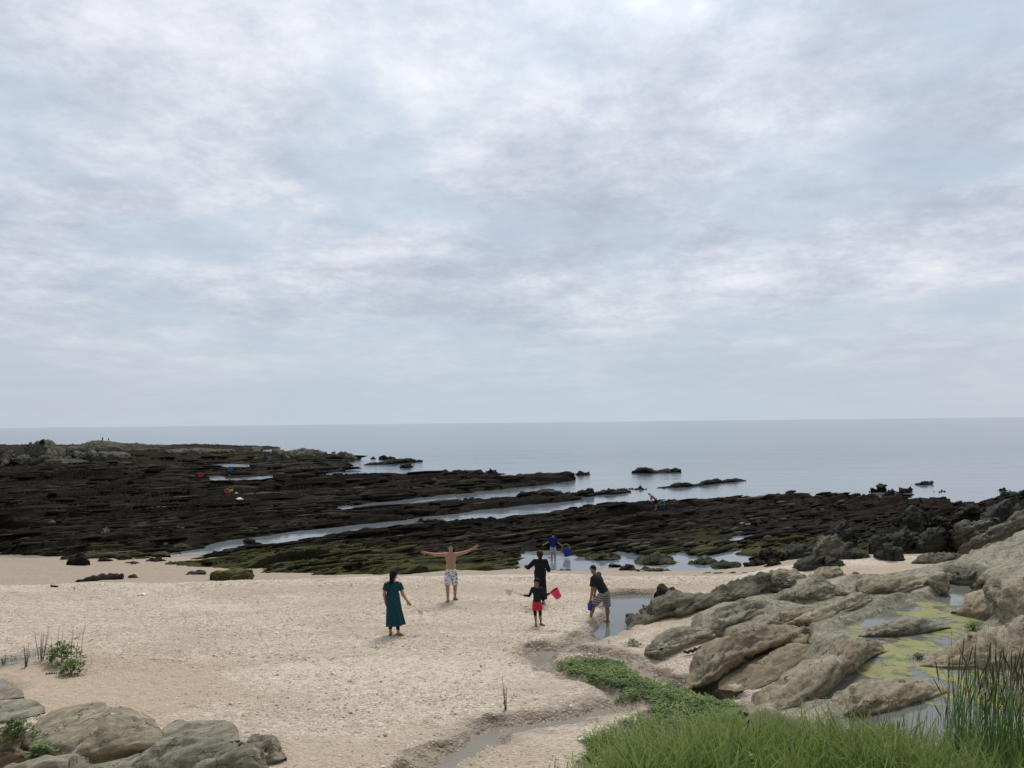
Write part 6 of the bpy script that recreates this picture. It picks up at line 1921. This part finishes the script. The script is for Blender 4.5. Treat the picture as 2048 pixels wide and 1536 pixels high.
# --- child with the red bucket
fig = Figure(1.23, torso=(0, 0, 1), across=(1, 0.04, -0.02), headscale=1.22, bulk=0.93, leglen=0.97,
             legs=[((0.10, -0.02, -1), (0.06, 0.03, -1), (0.75, -0.8, 0)), ((0.0, -0.03, -1), (0.08, 0.02, -1), (0.05, -1, 0))],
             arms=[((0.55, 0.0, -1), (0.75, -0.25, 0.35), (0.5, -0.2, 0.6), (0, -1, 0)), ((-0.45, 0.0, -1), (-0.85, -0.45, 0.22), (-0.9, -0.35, 0.1), (0, 0, 1))], face=(-0.12, -1, -0.02))
child = person('child in a black top and red shorts holding a net and a red bucket', fig, place(1077, 1250), 0.0, 'skin_tan', (1.2, 1.0), h=0.007)
part(child, 'top', fig.shirt(full=True, hem=0.0, h=0.007), 'dark_cloth')
part(child, 'shorts', fig.shorts(0.72, 1.45, h=0.007, waist=0.04), 'red_cloth')
part(child, 'leggings', fig.leggings(0.22, h=0.007), 'black_cloth')
part(child, 'hair', fig.hair(0.0, h=0.007, fringe=0.022, vol=1.04), 'hair')
part(child, 'sandal', fig.sandal(0), 'black_rubber')
part(child, 'sandal', fig.sandal(1), 'black_rubber')
gp = world_pt(child, fig.grip(1))
hand_net('white net on a thin pole held out sideways by the child in red shorts', gp, gp + np.array([-0.34, -0.04, 0.13]), r=0.09, drop=(-0.02, 0, -0.13))
gp = world_pt(child, fig.grip(0))
bucket('pink red bucket hanging tilted from the hand of the child in red shorts', gp + np.array([0.17, -0.03, -0.155]), 'red_plastic', 0.125, 0.235, (0.10, math.radians(-32), 0.0))

# --- woman in the black coat behind the child
fig = Figure(1.55, torso=(0, 0.01, 1), across=(-1, 0.0, 0.0), headscale=1.06,
             legs=[((-0.02, 0.03, -1), (0, -0.03, -1), (-0.1, 1, 0)), ((0.02, 0.0, -1), (0.0, -0.03, -1), (0.2, 1, 0))],
             arms=[((-0.80, 0.15, -0.75), (-0.30, 0.9, -0.05), (0, 1, 0), (0, 0, 1)), ((0.40, 0.05, -1), (0.05, 0.75, -0.25), (0, 1, 0.1), (-1, 0, 0))], face=(-0.15, 1, -0.15))
coat = person('woman in a long black hooded coat standing behind the child', fig, place(1081, 1207), 0.0, 'skin', (0.8, 0.8), features=False)
f_ = Field(0.009)
H_ = fig.H
f_.ell(fig.pel + fig.T * 0.230 * H_, (0.112 * H_, 0.084 * H_, 0.112 * H_), fig.B, 0.04)
f_.ell(fig.pel + fig.T * 0.08 * H_, (0.112 * H_, 0.088 * H_, 0.14 * H_), fig.B, 0.05)
f_.cap(fig.sh[0], fig.sh[1], 0.050 * H_, 0.050 * H_, 0.04)
for i_ in (0, 1):
    f_.cap(fig.sh[i_], fig.elb[i_], 0.052 * H_, 0.042 * H_, 0.02)
    f_.cone(fig.elb[i_], fig.elb[i_] + (fig.wri[i_] - fig.elb[i_]) * 0.95, 0.042 * H_, 0.034 * H_, 0.015)
f_.cone(fig.pel + fig.T * 0.14 * H_, fig.pel + np.array([0.0, 0.0, -0.425 * H_]), 0.108 * H_, 0.130 * H_, 0.05, 0.05, 8, ((0, 1, 0), 1.3))
f_.ell(fig.neck - np.array([0, 0.05, 0.012]), (0.062 * H_, 0.036 * H_, 0.046 * H_), fig.B, 0.02)
f_.cut(fig.neck + fig.T * 0.035 * H_, fig.T)
part(coat, 'coat', f_.mesh(), 'black_cloth')
part(coat, 'hair', fig.hair(0.045, fringe=0.03, vol=1.22), 'hair_red')
part(coat, 'trousers', fig.leggings(0.95), 'black_cloth')
part(coat, 'sandal', fig.sandal(0), 'black_rubber')
part(coat, 'sandal', fig.sandal(1), 'black_rubber')

# --- man stooping over the pool
pm = hit(1214, 1246, -0.2)
fig = Figure(1.72, torso=(-0.46, 0.10, 0.88), across=(0.42, 0.82, 0.22), bulk=1.06,
             legs=[((0.06, 0.16, -1), (0.03, -0.12, -1), (-0.8, 0.35, 0)), ((-0.75, -0.10, -0.65), (-0.12, 0.10, -0.75), (-0.85, 0.1, 0.0))],
             arms=[((-0.25, -0.05, -1), (-0.2, -0.1, -1), (-0.2, 0, -1), (0, -1, 0)), ((-0.10, -0.16, -1), (-0.22, -0.12, -1), (-0.25, 0, -1), (0, -1, 0))], face=(-0.5, -0.85, -0.02), head=(-0.18, -0.05, 1))
fig2 = fig
dx_ = fig.ank[0].copy()
stoop = person('man in a black shirt and striped shorts stooping with one foot in the pool', fig, (pm[0] - dx_[0] + 0.02, pm[1] - dx_[1], -0.20 - (fig.ank[0][2] - 0.036 * 1.72)), 0.0, 'skin_tan', (0.9, 0.9))
part(stoop, 'shirt', fig.shirt(0.72, hem=0.02, loose=1.05), 'dark_cloth')
part(stoop, 'shorts', fig.shorts(0.98, 1.3, waist=0.06), 'striped cloth')
part(stoop, 'hair', fig.hair(0.0, fringe=0.026, vol=1.0), 'hair')
part(stoop, 'sandal', fig.sandal(1), 'brown_rubber')
gp = world_pt(stoop, fig.grip(1))
bucket('small blue bucket held beside the knee of the stooping man', gp + np.array([-0.02, -0.10, -0.20]), 'blue_plastic', 0.085, 0.17, (0.0, 0.12, 0.4))

# --- boy wading in the tide pool
fig = Figure(1.38, torso=(0.02, 0.0, 1), across=(-1, 0.05, 0.0), headscale=1.15, bulk=0.95,
             legs=[((-0.02, 0.03, -1), (0.0, -0.03, -1), (0, 1, 0)), ((0.06, -0.05, -1), (0.05, -0.10, -1), (0.2, 1, 0))],
             arms=[((-0.60, 0.05, -0.9), (-0.85, 0.15, -0.55), (-0.8, 0.1, -0.3), (0, 0, -1)), ((0.45, 0.05, -1), (0.80, 0.05, -0.55), (0.7, 0, -0.6), (0, 1, 0))], face=(0.1, 1, -0.35), head=(0.05, 0.30, 1))
pb = hit(1107, 1117, ZW)
boy = person('boy in a deep blue shirt wading in the tide pool with a big blue bucket', fig, (pb[0], pb[1], ZW - 0.14), 0.0, 'skin', (0.6, 1.0), h=0.009, features=False)
part(boy, 'shirt', fig.shirt(0.75, h=0.009, hem=-0.01, loose=1.06), 'blue_cloth')
part(boy, 'shorts', fig.shorts(0.80, 1.4, h=0.009), 'pale print cloth')
part(boy, 'hair', fig.hair(0.0, h=0.009, vol=1.06), 'hair')
gp = world_pt(boy, fig.grip(1))
bucket('big deep blue bucket hanging from the wading boy', gp + np.array([0.24, 0.0, -0.50]), 'blue_plastic', 0.20, 0.36, (0, math.radians(-10), 0), handle_drop=0.0)

# --- far figures
pf = place(1313, 1020)
fig = Figure(1.42, torso=(-0.62, -0.1, 0.62), across=(0.15, 1, 0.1), bulk=1.0,
             legs=[((0.05, 0.1, -1), (0.15, 0.0, -0.9), (-1, 0, 0)), ((-0.15, -0.1, -1), (0.2, 0.0, -0.9), (-1, 0, 0))],
             arms=[((-0.1, 0.1, -1), (-0.05, 0, -1), (0, 0, -1), (0, -1, 0)), ((0.05, -0.1, -1), (0.1, 0, -1), (0, 0, -1), (0, 1, 0))], face=(-1, 0, -0.6), head=(-0.7, 0, 0.6))
far1 = person('bare backed person in dark shorts bending down on the far reef', fig, pf, 0.0, 'skin', (0.5, 0.5), h=0.013, fingers=False, features=False)
part(far1, 'shorts', fig.shorts(0.9, 1.3, h=0.013), 'navy_cloth')
part(far1, 'hat', fig.hair(0.0, h=0.013, vol=1.1), 'white_cloth')
pk = place(1324, 1021)
bucket('slate blue bucket standing on the reef next to the bending person', pk, 'slate_plastic', 0.20, 0.42)

pf = place(459, 955)
pf[2] = max(pf[2], ZW - 0.1)
fig = Figure(1.6, torso=(0, 0, 1), across=(-1, 0.1, 0),
             legs=[((0.0, 0.05, -1), (0, -0.05, -1), (0, 1, 0)), ((0.04, 0.0, -1), (0.05, -0.03, -1), (0, 1, 0))],
             arms=[((-0.12, 0.1, -1), (0.1, 0.5, -1), (0, 0.5, -1), (1, 0, 0)), ((0.12, 0.1, -1), (-0.1, 0.5, -1), (0, 0.5, -1), (-1, 0, 0))], face=(0, 1, -0.3), head=(0, 0.15, 1))
far2 = person('far off person in a bright blue top and white hat standing among the dark rocks', fig, pf, 0.0, 'skin', (0.5, 0.5), h=0.016, fingers=False, features=False)
part(far2, 'top', fig.shirt(full=True, h=0.016, hem=-0.04, loose=1.15), 'sky_cloth')
part(far2, 'trousers', fig.leggings(0.6, h=0.016), 'navy_cloth')
part(far2, 'hat', fig.hair(0.0, h=0.016, vol=1.15), 'white_cloth')

# --- things left on the reef and the sand
for px_, py_, mt_, r_, h_, tl_, lab_ in (
    (400, 955, 'orange_plastic', 0.28, 0.42, (1.1, 0.3, 0.4), 'orange red bucket lying on the far dark reef'),
    (452, 989, 'pink_plastic', 0.22, 0.30, (0.9, 0.5, 0.3), 'pink bucket lying on the reef beside a yellow one'),
    (463, 987, 'yellow_plastic', 0.22, 0.32, (0.2, -0.3, 0.0), 'lime yellow bucket standing on the reef beside a pink one'),
):
    p_ = place(px_, py_)
    bucket(lab_, p_ + np.array([0, 0, 0.16 if tl_[0] > 0.5 else 0.02]), mt_, r_, h_, tl_)


def bag(label, px, py, s, seed, flat=0.55):
    p = place(px, py)
    f = Field(s / 14)
    rng = np.random.default_rng(seed)
    for k in range(7):
        f.ell(rng.normal(0, 0.28 * s, 3) * (1, 0.7, 0.25) + (0, 0, 0.24 * s * flat), s * rng.uniform(0.2, 0.42, 3) * (1, 1, flat), None, 0.1 * s)
    o = tag(mesh_obj('plastic_bag', *f.mesh(), MAT['white_plastic']), label, 'bag')
    o.location = p
    return o


bag('crumpled white plastic bag lying on the beach gravel', 287, 1190, 0.17, 1)
bag('white bag lying on the reef behind the yellow bucket', 472, 989, 0.42, 2)
bag('white bag lying alone on the reef in front of the buckets', 479, 1000, 0.45, 3)


def log(label, pts, rad, mat, z=0.0):
    P = np.array([place(x, y) + (0, 0, z) for x, y in pts])
    P = np.column_stack([np.interp(np.linspace(0, 1, 22), np.linspace(0, 1, len(P)), P[:, k]) for k in range(3)])
    rr = np.interp(np.linspace(0, 1, 22), np.linspace(0, 1, len(rad)), rad) * (1 + 0.15 * np.sin(np.arange(22) * 1.9))
    P[:, 2] += rr * 0.5 + 0.02 * np.sin(np.arange(22) * 1.3)
    c = P.mean(0)
    v, f = tube(P, rr, 10)
    v = v + 0.25 * rr.mean() * fbm3(v * 9.0, 3)[:, None]
    o = tag(mesh_obj('driftwood', v, f, MAT[mat], loc=c), label, 'driftwood')
    return o


MAT['drift'] = plain('dark driftwood', (0.040, 0.030, 0.026), 0.9, 0.2, 0.4, 12, 0.6, 0.02)
log('long dark washed up log lying along the lower sand', [(152, 1164), (185, 1162), (220, 1159), (246, 1158)], [0.03, 0.13, 0.15, 0.12], 'drift')
log('dark forked stick lying against the big overhanging rock', [(1368, 1312), (1390, 1307), (1414, 1296)], [0.03, 0.035, 0.03], 'drift', 0.06)
log('thin brown stick on the sand near the smaller shrub', [(92, 1349), (114, 1347)], [0.014, 0.010], 'drift')
log('short dark stick on the sand below the log', [(102, 1173), (116, 1174)], [0.03, 0.02], 'drift')


def bird(label, px, py, z0):
    p = hit(px, py, z0)
    f = Field(0.03)
    f.ell((0, 0, 0.30), (0.13, 0.20, 0.20), None, 0.05)
    f.cap((0, 0.02, 0.42), (0.02, -0.06, 0.66), 0.06, 0.05, 0.05)
    f.ell((0.02, -0.10, 0.70), (0.06, 0.10, 0.06), None, 0.04)
    f.cap((0.02, -0.17, 0.70), (0.02, -0.28, 0.69), 0.025, 0.012, 0.02)
    f.cap((0, 0.15, 0.22), (0, 0.36, 0.06), 0.07, 0.03, 0.04)
    for sg in (-1, 1):
        f.cap((0.05 * sg, 0, 0.15), (0.05 * sg, 0, -0.1), 0.022, 0.02, 0.02)
    o = empty('bird', p, label, 'bird')
    mesh_obj('body', *f.mesh(), MAT['navy_cloth'], o)
    return o


bird('dark bird perched on the headland crest, the taller of the two', 205, 880, 2.65)
bird('dark bird perched just right of the taller bird on the headland', 217, 881, 2.55).scale = (0.85, 0.85, 0.85)
